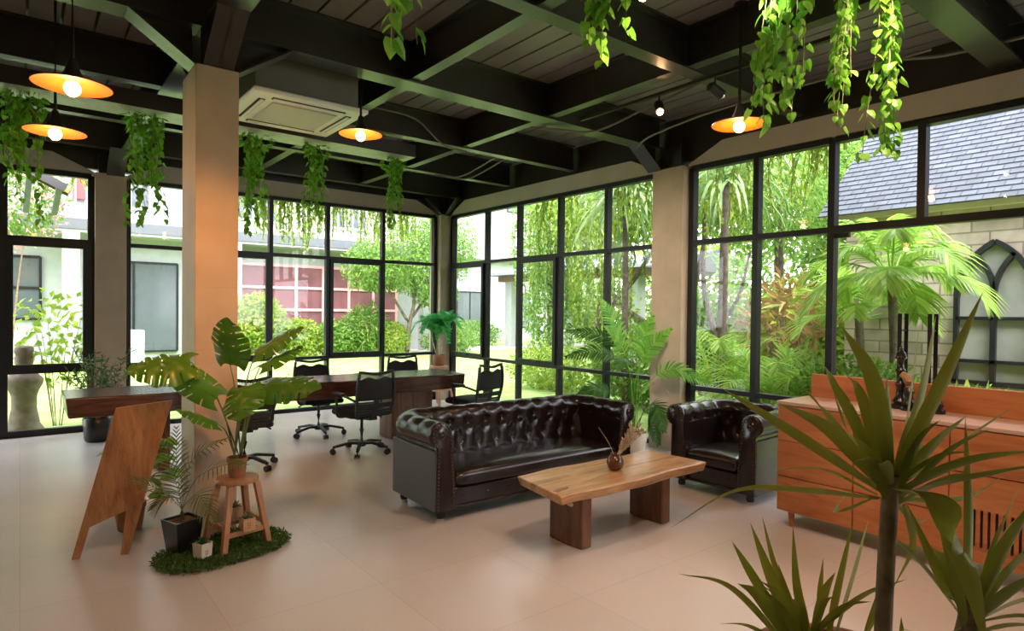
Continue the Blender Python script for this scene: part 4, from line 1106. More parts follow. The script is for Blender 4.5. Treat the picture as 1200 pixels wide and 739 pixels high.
for i, pts in enumerate(PAL):
    pts = [V(q) for q in pts]; pts[0].z = .2
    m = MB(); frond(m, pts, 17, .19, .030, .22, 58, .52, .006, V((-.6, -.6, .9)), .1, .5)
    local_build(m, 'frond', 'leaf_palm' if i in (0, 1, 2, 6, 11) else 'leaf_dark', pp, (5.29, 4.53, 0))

# ================================================================== FOREGROUND DRACAENA
DR_MAIN= [(((1.228, 0.453, 1.239), (1.219, 0.374, 1.434), (1.212, 0.319, 1.589)), 0.0376), (((1.232, 0.45, 1.242), (1.308, 0.431, 1.41), (1.383, 0.438, 1.549)), 0.0316), (((1.23, 0.452, 1.239), (1.341, 0.468, 1.345), (1.472, 0.495, 1.541)), 0.0165), (((1.23, 0.452, 1.248), (1.129, 0.445, 1.433), (1.033, 0.459, 1.532)), 0.0347), (((1.227, 0.454, 1.248), (1.251, 0.475, 1.381), (1.285, 0.513, 1.45)), 0.0253), (((1.218, 0.461, 1.245), (1.239, 0.549, 1.391), (1.296, 0.633, 1.483)), 0.0198), (((1.22, 0.459, 1.245), (1.22, 0.5, 1.392), (1.241, 0.548, 1.442)), 0.0253), (((1.215, 0.463, 1.242), (1.262, 0.53, 1.35), (1.312, 0.594, 1.415)), 0.0213), (((1.21, 0.467, 1.241), (1.219, 0.563, 1.351), (1.271, 0.651, 1.41)), 0.0231), (((1.218, 0.461, 1.239), (1.07, 0.49, 1.353), (0.936, 0.508, 1.409)), 0.0316), (((1.215, 0.463, 1.232), (0.968, 0.507, 1.362), (0.839, 0.546, 1.435)), 0.0238), (((1.208, 0.468, 1.226), (1.209, 0.57, 1.251), (1.23, 0.68, 1.223)), 0.0165), (((1.21, 0.466, 1.219), (1.031, 0.519, 1.252), (0.9, 0.559, 1.264), (0.776, 0.592, 1.221)), 0.0211), (((1.237, 0.446, 1.23), (1.247, 0.349, 1.301), (1.279, 0.261, 1.336)), 0.0376), (((1.237, 0.446, 1.223), (1.188, 0.332, 1.287), (1.225, 0.24, 1.326)), 0.028), (((1.234, 0.448, 1.239), (1.264, 0.4, 1.317), (1.311, 0.364, 1.375)), 0.0393), (((1.234, 0.448, 1.236), (1.375, 0.377, 1.326), (1.513, 0.333, 1.387)), 0.0221), (((1.239, 0.444, 1.217), (1.364, 0.383, 1.21), (1.487, 0.35, 1.245)), 0.0285), (((1.19, 0.432, 1.247), (1.133, 0.35, 1.254), (1.074, 0.293, 1.187), (1.072, 0.267, 1.069)), 0.0525), (((1.234, 0.447, 1.211), (1.355, 0.453, 1.151), (1.434, 0.454, 1.149)), 0.0163), (((1.246, 0.438, 1.211), (1.348, 0.457, 1.105), (1.339, 0.488, 1.014)), 0.0161), (((1.213, 0.465, 1.232), (1.311, 0.554, 1.29), (1.379, 0.629, 1.389)), 0.0169), (((1.234, 0.448, 1.242), (1.411, 0.475, 1.292), (1.543, 0.497, 1.198)), 0.0203), (((1.208, 0.468, 1.223), (1.232, 0.55, 1.169), (1.37, 0.57, 1.209)), 0.0165)]
DR_RIGHT= [(((1.193, 0.324, 1.064), (1.255, 0.342, 1.219), (1.284, 0.36, 1.375)), 0.0257), (((1.186, 0.33, 1.068), (1.214, 0.373, 1.118), (1.226, 0.428, 1.22)), 0.023), (((1.201, 0.318, 1.069), (1.18, 0.274, 1.2), (1.171, 0.219, 1.317)), 0.0338), (((1.201, 0.318, 1.064), (1.252, 0.279, 1.147), (1.328, 0.221, 1.237)), 0.041), (((1.204, 0.316, 1.06), (1.195, 0.261, 1.135), (1.231, 0.195, 1.199)), 0.0366), (((1.204, 0.316, 1.06), (1.326, 0.283, 1.07), (1.472, 0.232, 1.056)), 0.0316), (((1.199, 0.32, 1.069), (1.348, 0.331, 1.144), (1.516, 0.328, 1.239)), 0.0241), (((1.201, 0.318, 1.058), (1.263, 0.269, 1.069), (1.301, 0.214, 1.063)), 0.019), (((1.199, 0.32, 1.066), (1.397, 0.319, 1.168), (1.535, 0.311, 1.174)), 0.0303), (((1.188, 0.328, 1.051), (1.156, 0.353, 1.036), (1.157, 0.416, 1.024)), 0.0139)]
DR_LEFT= [(((1.21, 0.626, 0.879), (1.03, 0.643, 1.042), (0.91, 0.675, 1.09)), 0.0175), (((1.217, 0.621, 0.888), (1.11, 0.644, 1.036), (1.03, 0.645, 1.13)), 0.0246), (((1.223, 0.616, 0.888), (1.23, 0.676, 0.994), (1.194, 0.706, 1.114)), 0.0298), (((1.23, 0.61, 0.888), (1.285, 0.696, 0.991), (1.307, 0.744, 1.094)), 0.0164), (((1.217, 0.621, 0.883), (1.07, 0.612, 1.026), (0.993, 0.61, 1.074)), 0.0319), (((1.243, 0.6, 0.893), (1.223, 0.618, 0.999), (1.215, 0.626, 1.125)), 0.0222), (((1.26, 0.587, 0.893), (1.309, 0.613, 0.96), (1.314, 0.611, 1.041)), 0.0193), (((1.27, 0.579, 0.894), (1.29, 0.565, 1.017), (1.311, 0.551, 1.14)), 0.0222), (((1.281, 0.57, 0.894), (1.363, 0.571, 0.996), (1.441, 0.575, 1.108)), 0.0284), (((1.21, 0.626, 0.87), (1.104, 0.647, 0.946), (1.012, 0.657, 0.978)), 0.0148), (((1.23, 0.61, 0.888), (1.149, 0.612, 0.971), (1.123, 0.634, 1.02)), 0.0399), (((1.237, 0.605, 0.885), (1.217, 0.622, 0.939), (1.24, 0.669, 1.03)), 0.0346), (((1.324, 0.536, 0.881), (1.344, 0.522, 0.949), (1.297, 0.497, 1.023)), 0.0236), (((1.384, 0.489, 0.882), (1.332, 0.468, 0.941), (1.33, 0.469, 0.971)), 0.0116)]
dorg = V((1.225, .53, 0))
dp = thing('dracaena', 'large spiky long-leaved plant in a tall clay planter, closest to the camera at right', 'plant', dorg)
local_build(MB().lathe([(.11, 0), (.12, .02), (.165, .83), (.175, .845), (.175, .878), (.155, .878), (.15, .81)], dorg, 40), 'planter', 'terracotta', dp, dorg, smooth=True)
local_build(MB().lathe([(.152, .80), (.152, .82), (0, .83)], dorg, 30), 'soil', 'soil', dp, dorg, smooth=True)
for C, rr in (([(1.229, .452, 1.27), (1.226, .454, 1.225), (1.218, .457, 1.043), (1.212, .459, .80)], .0145), ([(1.195, .323, 1.10), (1.197, .327, 1.05), (1.21, .35, .98), (1.215, .43, .80)], .015), ([(1.237, .605, .90), (1.238, .59, .80)], .014)):
    local_build(MB().tube(bez(C, 14) if len(C) > 2 else C, rr, 12), 'trunk', 'stem_brown', dp, dorg, smooth=True)
sh = lambda t: min(1, .45 + 2.2 * t) * (1 - max(0, t - .35) ** 1.5 * 1.75) if t < 1 else .01
r = random.Random(77)
for c, n in (((1.228, .452, 1.235), 14), ((1.197, .322, 1.07), 8), ((1.238, .60, .90), 8)):
    for k in range(n):
        a = r.uniform(0, 2 * pi); e = r.uniform(.5, 1.35); l = r.uniform(.12, .24); dv = V((cos(a) * cos(e), sin(a) * cos(e), sin(e)))
        q = V(c) + V((cos(a), sin(a), 0)) * .008 + V((0, 0, r.uniform(-.03, .02)))
        DR_LEFT.append(((tuple(q), tuple(q + dv * l * .55), tuple(q + dv * l + V((0, 0, -.03)))), r.uniform(.018, .03)))
for grp in (DR_MAIN, DR_RIGHT, DR_LEFT):
    for i, (pts, w) in enumerate(grp):
        m = MB(); pts = [V(q) for q in pts]
        strap_leaf(m, pts, w * .85, .3, 16, lambda t: max(.01, min(1, .45 + 2 * t) * (1 - max(0, (t - .3) / .7) ** 1.8)), CAMH * -1 + V((0, 0, .9)))
        local_build(m, 'leaf', 'leaf_dracaena', dp, dorg, smooth=True)

# ================================================================== HANGING VINES
def vine(x, y, z, length, strands, label, seed, L=.06, spread=.12, density=30, minf=.4):
    t = thing('hanging_vine', label, 'hanging plant', (x, y, z), group='green vines trailing from the ceiling')
    r = random.Random(seed); lm, sm = MB(), MB()
    curtain(lm, sm, (0, 0, 0), strands, length, L, L, r, (spread, spread * .7), .05, True, density, minf)
    # the leafy crown around the hook
    for i in range(int(strands * 5)):
        d = rvec(r); p = V((d.x * spread * 1.1, d.y * spread, -.02 - abs(d.z) * .16)); heart_leaf(lm, p, (d + V((0, 0, -.4))).normalized(), V((0, 0, 1)) + rvec(r) * .6, L * r.uniform(.8, 1.15))
    sm.tube([(0, 0, 0), (0, 0, -.06)], .004, 5); sm.build('stem', 'stem', t); lm.build('foliage', 'leaf_vine', t)
    return t
VY = 6.19
vine(.0, VY, 3.2, 1.00, 12, 'vine hanging from the pale channel at the far left edge', 1, .055, .13)
vine(.84, VY, 3.2, 1.02, 13, 'vine hanging from the pale channel in front of the far-left wall column', 2, .055, .13)
vine(1.76, VY, 3.2, .95, 11, 'vine hanging from the pale channel half hidden behind the stone column', 3, .055, .12)
vine(2.35, VY, 3.2, .80, 10, 'vine hanging from the pale channel under the white air conditioner', 4, .05, .1)
vine(3.20, VY, 3.2, .80, 11, 'vine hanging at the right end of the pale channel', 5, .05, .1)
vine(1.10, 2.10, 3.42, .92, 7, 'bright vine tip dipping in at the top, left of the middle, over the wide beam', 6, .065, .07, 20, .72)
vine(2.30, 2.20, 3.42, .60, 8, 'short vine dipping in at the top before the near ceiling beam', 7, .065, .10, 26, .7)
vine(2.75, 1.50, 3.42, 1.16, 10, 'long vine hanging beside the right pendant lamp', 8, .056, .085, 26, .5)
vine(3.03, 1.36, 3.42, 1.03, 8, 'thin vine hanging between the other two long vines at the right windows', 9, .045, .05, 28, .6)
vine(3.22, 1.25, 3.42, 1.20, 9, 'longest vine at the right, hanging before the slate roof view', 10, .05, .055, 28, .6)

# ================================================================== OUTSIDE
def gz(x, y):
    t = min(1, max(0, (y - 11) / 4.5)); return -.08 + .40 * t * t * (3 - 2 * t)
P = [[V((x, y, gz(x, y))) for y in [-14, -6, 0, 6, 9.3] + [9.3 + .5 * k for k in range(1, 16)] + [20, 30, 60]] for x in [-25, -12, -4, 0, 2, 4, 6, 8, 10, 14, 20, 30, 50]]
struct(MB().grid(P).build('lawn', 'lawn', smooth=True), 'flat green lawn around the glazed room', 'lawn')
MB_ = MB()
o = tag(MB().box(9.0, 19, 15.6, 17.0, .3, .345).build('garden_path', 'paving'), 'pale paved path at the foot of the white house wing', 'path', kind='structure')

# house across the lawn -------------------------------------------------
h = thing('white_house', 'white two-storey house with rose lattice shutters across the lawn', 'house', (0, 16, 0))
def hb(name, mat, x0, x1, y0, y1, z0, z1, par=None, **k): return MB().box(x0, x1, y0, y1, z0, z1).build(name, mat, par or h, **k)
hb('lower_wall', 'house_white', -9, 9.7, .7, .9, .2, 3.16)
hb('floor_slab', 'grey_paint', -9, 9.7, .0, 3, 3.16, 3.38)
hb('slab_soffit', 'house_white', -9, 9.7, .03, .7, 3.10, 3.158)
hb('upper_wall', 'house_white', -9, 9.7, 1.6, 1.8, 3.38, 7.2)
hb('eave', 'grey_paint', -9.3, 10, .4, 3, 7.2, 7.45)
for x in (-5.2, -2.2, .69, 3.94, 9.3): hb('pillar', 'house_white', x, x + .3, .02, .32, .2, 3.1)
def hwin(x0, x1, z0, z1, nx, nz, fr, pane, y=.66, w=.05):
    f = MB()
    for i in range(nx + 1):
        x = x0 + (x1 - x0) * i / nx; f.box(x - w / 2, x + w / 2, y - .03, y + .04, z0, z1)
    for i in range(nz + 1):
        z = z0 + (z1 - z0) * i / nz; f.box(x0, x1, y - .029, y + .039, z - w / 2, z + w / 2)
    fo = f.build('window', fr, h); MB().box(x0, x1, y + .005, y + .02, z0, z1).build('pane', pane, fo)
hwin(-.9, .34, 1.25, 2.57, 2, 2, 'frame', 'window_dark'); hwin(1.15, 2.95, .5, 2.56, 2, 1, 'frame', 'window_dark', w=.04)
hwin(-4.6, -2.6, .9, 2.5, 3, 2, 'frame', 'window_dark')
hwin(4.3, 8.75, .34, 2.66, 6, 4, 'pink_frame', 'window_pink', w=.07)
for x in (-3, 1.2, 4.4, 7): hwin(x, x + 1.3, 3.9, 5.6, 2, 1, 'white_plastic', 'window_dark', 1.58)
hb('red_shutter', 'red_paint', .95, 1.25, 1.5, 1.56, 4.0, 5.0)
rl = MB(); x = -8.9
rl.box(-9, 9.7, .08, .12, 4.24, 4.30).box(-9, 9.7, .08, .12, 3.5, 3.54)
while x < 9.6: rl.box(x, x + .03, .085, .115, 3.4, 4.24); x += .2
rl.build('balcony_railing', 'white_plastic', h)
hb('roof_block', 'house_white', -9, 9.7, 1.8, 6, .2, 7.2)
tag(MB().box(1.25, 2.05, 15.0, 15.35, .25, 1.05).build('outdoor_cabinet', 'house_white', bevel=.02), 'white cabinet standing before the dark window of the house across the lawn', 'cabinet')
ev = thing('timber_eave', 'slanting ochre timber roof corner with grey brackets seen through the top left pane', 'roof', (0, 0, 0))
MB().hexa([V((-.35, 12.4, 3.89)), V((.56, 12.4, 3.42)), V((.66, 13.4, 3.50)), V((-.25, 13.4, 3.97))], [V((-.33, 12.4, 3.94)), V((.59, 12.4, 3.47)), V((.69, 13.4, 3.55)), V((-.23, 13.4, 4.02))]).build('soffit', 'ochre', ev)
for a, b in (((-.37, 12.38, 3.92), (.58, 12.38, 3.43)), ((-.25, 13.42, 3.99), (.68, 13.42, 3.51))): MB().bar(a, b, .05, .13).build('fascia', 'steel', ev)
for x in (.12, .50): MB().bar((x, 12.5, 3.72 - x * .52), (x - .05, 13.1, 3.1), .08, .08).build('bracket', 'grey_paint', ev)
for x in (-.1, .4): MB().bar((x, 13.0, 3.98 - x * .5), (x, 17.7, 4.2 - x * .5), .08, .1).build('rafter', 'ochre', ev)

w = thing('house_wing', 'white house wing beyond the far corner of the garden', 'house', (14, 21, 0))
MB().box(-4, 9, 0, 4, .2, 9.2).build('wall', 'house_white', w)
MB().box(-4.1, 9.1, -.5, 0, 3.6, 3.9).build('floor_slab', 'house_white', w)
for x in (-3.4, -.3, 2.2, 4.6, 7):
    for z in (.8, 5.7):
        f = MB().box(x, x + 1.3, -.05, .02, z, z + 1.5)
        f2 = MB().box(x, x + 1.3, -.04, -.02, z, z + .05).box(x, x + 1.3, -.04, -.02, z + 1.45, z + 1.5)
        for k in range(3): f2.box(x + .625 * k, x + .625 * k + .05, -.04, -.02, z + .05, z + 1.45)
        fo = f2.build('window', 'frame', w); MB().box(x + .02, x + 1.28, -.018, -.005, z + .02, z + 1.48).build('pane', 'window_dark', fo)

# garden pavilion
pv = thing('garden_pavilion', 'open garden pavilion with white posts under a dark beam, among hanging creepers', 'pavilion', (13, 13.5, .2))
for y in (-2.4, .35, 3.0): MB().box(-.17, .17, y - .17, y + .17, 0, 2.3).build('post', 'house_white', pv)
MB().box(-.22, .22, -2.9, 3.5, 2.3, 2.5).build('beam', 'stem_brown', pv)
MB().hexa([V((-.6, -3.1, 2.5)), V((3.0, -3.1, 2.5)), V((3.0, 3.7, 2.5)), V((-.6, 3.7, 2.5))], [V((-.5, -3, 2.6)), V((3.0, -3, 3.2)), V((3.0, 3.6, 3.2)), V((-.5, 3.6, 2.6))]).build('roof', 'grey_paint', pv)

# stone house on the right ---------------------------------------------------
sh_ = thing('stone_house', 'stone-walled house with slate roof and pointed-arch window outside the right windows', 'house', (9, 0, 0))
MB().box(0, .35, -6, 3.95, -.1, 2.98).build('stone_wall', 'stone_wall', sh_)
MB().box(.35, 8, 3.6, 3.95, -.1, 2.98).build('stone_side_wall', plain('side_stone', (.36, .31, .25), .9, var=.3, scale=5), sh_)
MB().box(-.12, 0, -6.1, 4.1, 2.84, 2.98).build('eave_board', plain('eave_timber', (.62, .53, .42), .8), sh_)
ro = MB()
ro.hexa([V((-.3, -6.2, 2.90)), V((-.3, 4.2, 2.90)), V((4.2, 4.2, 6.9)), V((4.2, -6.2, 6.9))], [V((-.3, -6.2, 2.98)), V((-.3, 4.2, 2.98)), V((4.2, 4.2, 6.98)), V((4.2, -6.2, 6.98))])
# the roof is made of overlapping courses
ro = MB(); nC = 50; sl = V((4.5, 0, 4.0)); nrm = V((-4.0, 0, 4.5)).normalized()
for i in range(nC):
    a = V((-.3, 0, 2.88)) + sl * (i / nC); b = V((-.3, 0, 2.88)) + sl * ((i + 1.15) / nC)
    ro.hexa([V((q.x, y, q.z)) for q, y in ((a, -6.2), (a, 4.2), (b, 4.2), (b, -6.2))], [V((q.x, y, q.z)) + nrm * (.018 if q is a else .006) for q, y in ((a, -6.2), (a, 4.2), (b, 4.2), (b, -6.2))])
ro.build('slate_roof', 'shingle', sh_)
def gothic(yc, z0, zs, hw=.37, r=.74):
    fr = MB(); X = -.05
    bar = lambda p, q, w=.05: fr.bar(V((X, *p)), V((X, *q)), w, .07, V((1, 0, 0)))
    c = r - hw; top = math.acos(c / r)
    arcL = [(yc + c - r * cos(a), zs + r * sin(a)) for a in [top * k / 12 for k in range(13)]]
    arcR = [(2 * yc - y, z) for y, z in arcL]
    for A in (arcL, arcR):
        for p, q in zip(A[:-1], A[1:]): bar(p, q, .06)
    bar((yc - hw, z0), (yc - hw, zs)); bar((yc + hw, z0), (yc + hw, zs)); bar((yc, z0), (yc, zs), .055)
    aa = [radians(42) * k / 9 for k in range(10)]
    for sg in (-1, 1):
        A = [(yc + sg * (r - r * cos(a)), zs + r * sin(a)) for a in aa]
        for p, q in zip(A[:-1], A[1:]): bar(p, q, .05)
    for z in (z0 + .26, z0 + .77): bar((yc - hw, z), (yc + hw, z), .04)
    bar((yc - hw - .03, z0), (yc + hw + .03, z0), .06)
    fo = fr.build('arched_window', 'frame', sh_)
    pts = [(yc - hw, z0)] + arcL + arcR[::-1] + [(yc + hw, z0)]
    m = MB(); n = len(pts); m.add([V((X + .03, *p)) for p in pts] + [V((X + .045, *p)) for p in pts], [tuple(range(n)), tuple(range(2 * n - 1, n - 1, -1))] + [(i, (i + 1) % n, (i + 1) % n + n, i + n) for i in range(n)])
    m.build('pane', plain('old_window_glass', (.30, .31, .28), .08, var=.35, scale=1.2, spec=.8), fo)
gothic(2.25, .75, 1.78); gothic(.55, .75, 1.78)

# garden ornament
tag(MB().lathe([(.20, 0), (.21, .04), (.17, .10), (.135, .30), (.135, .46), (.16, .54), (.20, .62), (.205, .68), (.16, .73), (.10, .78), (.085, .85), (.10, .90), (.095, .96), (.085, .975), (.09, .99), (.105, 1.03), (.10, 1.08), (.08, 1.10), (0, 1.11)], n=28).build('stone_ornament', 'stone', smooth=True, loc=(.04, 10.15, -.08)), 'weathered stone urn-shaped garden ornament outside the far-left window', 'garden ornament')

# ------------------------------------------------------------------ planting
def shrub(name, label, c, rad, n, L, w, mat, seed, stems=5, cat='shrub', group=None, shell=.4, mat2=None):
    """ground shrub: foliage mesh + stems"""
    z0 = gz(c[0], c[1]); t = thing(name, label, cat, (c[0], c[1], z0), group=group); r = random.Random(seed)
    m = MB(); clump(m, (0, 0, c[2] - z0), rad, n, L, w, r, shell); m.build('foliage', mat, t)
    if mat2: m = MB(); clump(m, (0, 0, c[2] - z0), rad, n // 4, L, w, r, .8); m.build('flowers', mat2, t)
    s = MB()
    for i in range(stems):
        d = rvec(r); s.tube(bez([(d.x * .06, d.y * .06, 0), (d.x * rad[0] * .3, d.y * rad[1] * .3, (c[2] - z0) * .6), (d.x * rad[0] * .6, d.y * rad[1] * .6, c[2] - z0 + rad[2] * .3)], 8), [(.02 if name != 'window_shrub' else .008) * (1 - .09 * k) for k in range(9)], 5)
    s.build('stem', 'stem_brown', t); return t
def tree(label, base, trunk, r0, crowns, mat, seed, L=.11, w=.05, cat='tree', curtains=None, name='garden_tree', group='trees in the garden'):
    z0 = gz(*base[:2]); t = thing(name, label, cat, (base[0], base[1], z0), group=group); r = random.Random(seed)
    tr = MB()
    for k, pts in enumerate(trunk):
        C = bez([V(q) for q in pts], 14); tr.tube(C, [(r0 if k == 0 else r0 * .6) * (1 - .55 * i / (len(C) - 1)) for i in range(len(C))], 9)
    tr.build('trunk', 'bark', t, smooth=True)
    f = MB()
    for c, rad, n in crowns: clump(f, c, rad, n, L, w, r, .35, .35)
    sm = MB()
    for c, n, ln, sp in (curtains or []): curtain(f, sm, c, n, ln, L * .8, w, r, sp, .1, False, 30, .4)
    if curtains: sm.build('twig', 'stem', t)
    f.build('foliage', mat, t); return t
def rosette(label, base, top, n, L, w, mat, seed, trunk_r=.07, group='spiky-crowned trees in the garden'):
    z0 = gz(*base); t = thing('strap_leaf_tree', label, 'tree', (base[0], base[1], z0), group=group); r = random.Random(seed)
    T = V(top) - V((base[0], base[1], z0))
    MB().tube(bez([(0, 0, 0), T * .5 + V((.05, .04, 0)), T], 12), [trunk_r * (1 - .03 * i) for i in range(13)], 9).build('trunk', 'bark', t, smooth=True)
    f = MB()
    for i in range(n):
        d = rvec(r); d.z = abs(d.z) * .8 + .1 if i % 3 else d.z * .5; d.normalize(); q = T + rvec(r) * .12; l = L * r.uniform(.7, 1.15)
        strap_leaf(f, [q, q + d * l * .5 + V((0, 0, .05)), q + d * l * .85 + V((0, 0, -.18 * l)), q + d * l * .98 + V((0, 0, -.5 * l))], w, .25, 7)
    f.build('foliage', mat, t); return t
def palm(label, base, z, n, L, ll, lw, mat, seed, trunk=.06, cat='palm', name='garden_palm', group='garden palms', el=(-.2, 1.0), droop=.3, pairs=20):
    z0 = gz(*base); t = thing(name, label, cat, (base[0], base[1], z0), group=group); r = random.Random(seed)
    T = V((0, 0, z - z0))
    if T.z > .35: MB().tube(bez([(0, 0, 0), T * .5 + V((.04, -.03, 0)), T], 10), trunk, 9).build('trunk', 'bark', t, smooth=True)
    for i in range(n):
        a = i * 2.39996 + r.uniform(-.2, .2); e = el[0] + (el[1] - el[0]) * ((i + .5) / n); d = V((cos(a) * cos(e), sin(a) * cos(e), sin(e))); l = L * r.uniform(.8, 1.1)
        b = T + V((cos(a), sin(a), 0)) * .03
        m = MB(); frond(m, [b, b + d * l * .4 + V((0, 0, .05 * l)), b + d * l * .75, b + d * l * .95 + V((0, 0, -.25 * l))], pairs, ll, lw, droop, 55, .22, .012, V((0, 0, 1)), .2, .4)
        m.build('frond', mat, t)
    return t
def creeper(label, p, n, ln, spread, seed, mat='leaf_lime', L=.09, w=.05, dens=30):
    t = thing('outdoor_creeper', label, 'creeper', p, group='creepers hanging outside the windows'); r = random.Random(seed); f, s = MB(), MB()
    curtain(f, s, (0, 0, 0), n, ln, L, w, r, spread, .06, False, dens, .3)
    s.build('stem', 'stem_brown', t); f.build('foliage', mat, t); return t

# along the house across the lawn
shrub('garden_shrub', 'tall yellow-green shrub before the left end of the rose lattice', (4.35, 15.1, 1.15), (.75, .5, .85), 3500, .10, .05, 'leaf_lime', 21)
shrub('garden_shrub', 'rounded lime hedge shrub below the middle of the rose lattice', (5.35, 15.2, .80), (.65, .5, .5), 2800, .09, .05, 'leaf_lime', 22)
shrub('garden_shrub', 'lime hedge shrub below the right half of the rose lattice', (6.3, 15.2, .78), (.6, .5, .5), 2600, .09, .05, 'leaf_mid', 23)
shrub('garden_shrub', 'darker green shrub with longer leaves at the right end of the rose lattice', (7.05, 15.2, 1.0), (.55, .5, .65), 1600, .22, .04, 'leaf_mid', 24)
shrub('garden_shrub', 'round clipped green shrub beside the thin tree trunk across the lawn', (7.75, 14.9, .80), (.52, .5, .48), 2600, .07, .04, 'leaf_lime', 25)
tree('loose-crowned tree standing right of the rose lattice shutters', (8.0, 14.6, 0), [[(0, 0, 0), (.05, 0, .8), (.2, 0, 1.5), (.1, 0, 2.4)], [(.1, 0, 1.0), (.6, .1, 1.6), (.9, 0, 2.2)], [(.05, 0, .9), (-.5, 0, 1.7), (-.9, 0, 2.3)]], .07,
     [((.2, 0, 2.6), (1.5, 1, 1.1), 5500), ((-1.0, 0, 2.3), (.8, .7, .7), 2200), ((1.1, 0, 3.1), (1.2, .9, 1.0), 3500), ((.9, 0, 1.7), (.7, .6, .5), 1500)], 'leaf_mid', 26, .10, .045)
shrub('garden_shrub', 'low clipped hedge by the paved path near the far corner', (9.6, 15.0, .7), (.9, .5, .4), 2600, .08, .045, 'leaf_mid', 27)
shrub('garden_shrub', 'dark low hedge at the foot of the white house wing', (12.0, 17.8, .75), (1.6, .6, .5), 3200, .10, .05, 'leaf_mid', 28)
shrub('window_shrub', 'sparse bright-leaved shrub right outside the far-left opening window', (.40, 10.45, 1.15), (.60, .35, .75), 240, .12, .075, 'leaf_lime', 29, stems=7, shell=.1)
shrub('flowering_shrub', 'balcony shrub with pink blossom seen in the top left pane', (-.2, 14.6, 3.5), (1.0, .5, .9), 1800, .10, .05, 'leaf_mid', 30, mat2='leaf_pink')
for i, (x, n, ln, lb) in enumerate(((.62, 10, .75, 'creeper outside the top right edge of the far-left pane'), (2.6, 48, .85, 'creeper hanging outside the pane next to the stone column'), (3.3, 60, 1.1, 'creeper hanging outside the second bay from the stone column'), (4.15, 56, .9, 'creeper hanging outside the bay above the wide sash'), (5.1, 56, .9, 'creeper hanging outside the bay nearest the far corner'))):
    creeper(lb, (x, 9.95, 3.57), n, ln, (.08 if i == 0 else .42, .15), 40 + i, 'leaf_creeper', .075, .045, 26)

# outside the right-hand wall
tree('weeping lime-green tree nearest the room corner outside the long side windows', (9.8, 10.9, 0), [[(0, 0, 0), (.05, .1, 1.2), (-.1, 0, 2.4), (0, .2, 3.6)]], .12, [((0, 0, 3.6), (1.0, 1.05, 1.5), 3800), ((-.2, -.2, 1.7), (.8, .9, 1.1), 2400)], 'leaf_mid', 51, .11, .045, curtains=[((-.3, 0, 3.9), 44, 3.2, (.8, .9))])
tree('weeping tree draped in hanging strands outside the middle of the long side windows', (10.0, 9.5, 0), [[(0, 0, 0), (-.1, .1, 1.0), (.1, 0, 2.2), (0, -.2, 3.6)], [(0, 0, 1.6), (.3, -.6, 2.3), (.2, -1.2, 2.9)]], .13, [((0, 0, 4.2), (1.6, 1.6, 1.5), 5200), ((.5, .4, 1.4), (.7, .9, .9), 1500)], 'leaf_lime', 52, .12, .05, curtains=[((-.3, 0, 4.0), 70, 3.0, (1.0, 1.4))])
tree('tree with a slanting grey limb outside the bay nearest the wall column', (10.6, 7.3, 0), [[(0, 0, 0), (-.1, .35, .8), (-.3, 1.0, 1.25), (-.4, 1.9, 1.8), (-.4, 2.6, 2.6)], [(-.2, .7, 1.0), (0, .3, 2.0), (.1, .1, 3.2)]], .12, [((-.2, .6, 4.2), (1.5, 1.7, 1.3), 4800)], 'leaf_mid', 53, .12, .05, curtains=[((-.5, 1.2, 4.0), 26, 2.0, (.6, .9))])
rosette('spiky long-leaved tree crown at the top of the bay left of the wall column', (8.1, 7.15), (8.0, 7.1, 3.45), 170, 1.0, .06, 'leaf_strap', 54)
rosette('spiky long-leaved tree with a dark upright trunk right of the wall column', (8.05, 5.25), (8.0, 5.2, 3.45), 100, 1.1, .055, 'leaf_strap', 55, .085)
tree('forked slim tree with pale hanging foliage right of the wall column', (9.0, 5.95, 0), [[(0, 0, 0), (0, .05, 1.2), (-.05, .25, 2.0), (0, .3, 3.4)], [(0, .05, 1.3), (.1, -.3, 1.9), (0, -.55, 2.6)]], .065, [((0, .1, 4.0), (1.1, 1.2, 1.0), 3200)], 'leaf_lime', 56, .10, .05, curtains=[((-.4, .1, 4.0), 26, 1.7, (.4, .9))])
tree('fine-leaved tree filling the upper pane above the orange shrub', (10.2, 5.6, 0), [[(0, 0, 0), (0, -.05, 1.2), (.1, 0, 2.6), (0, 0, 3.6)]], .07, [((-.3, 0, 3.9), (1.1, 1.2, 1.2), 5200)], 'leaf_mid', 57, .10, .03)
tree('dense tree beside the stone house, above the feathery palm', (11.5, 6.3, 0), [[(0, 0, 0), (0, 0, 1.6), (.1, .1, 3.2)]], .1, [((0, 0, 4.4), (1.6, 1.6, 1.6), 4500)], 'leaf_mid', 58, .14, .06)
palm('feathery clump of palm fronds outside the bay right of the wall column', (7.9, 5.2), .25, 16, 1.35, .40, .028, 'leaf_garden_palm', 61, el=(.3, 1.35))
palm('feathery clump of palm fronds outside the second bay behind the armchair', (7.75, 4.35), .2, 16, 1.25, .40, .028, 'leaf_garden_palm', 62, el=(.25, 1.3))
palm('low palm clump before the cabinet end, left of the glass door', (7.5, 3.6), .15, 13, .95, .32, .026, 'leaf_garden_palm', 63, el=(.2, 1.3))
palm('large palm with broad drooping fronds in front of the stone house', (7.75, 2.9), 2.0, 18, .88, .5, .04, 'leaf_garden_palm', 64, .05, el=(-.35, 1.3), droop=.5, pairs=22)
palm('smaller palm behind the large one at the stone house corner', (8.6, 3.6), 1.5, 12, .9, .45, .036, 'leaf_garden_palm', 65, .05, el=(-.2, 1.2))
shrub('croton_shrub', 'orange and yellow leaved shrub seen in the second bay behind the armchair', (9.2, 4.9, 1.5), (.6, .75, .65), 420, .24, .075, 'leaf_croton', 66, stems=10, shell=.2, mat2='leaf_lime')
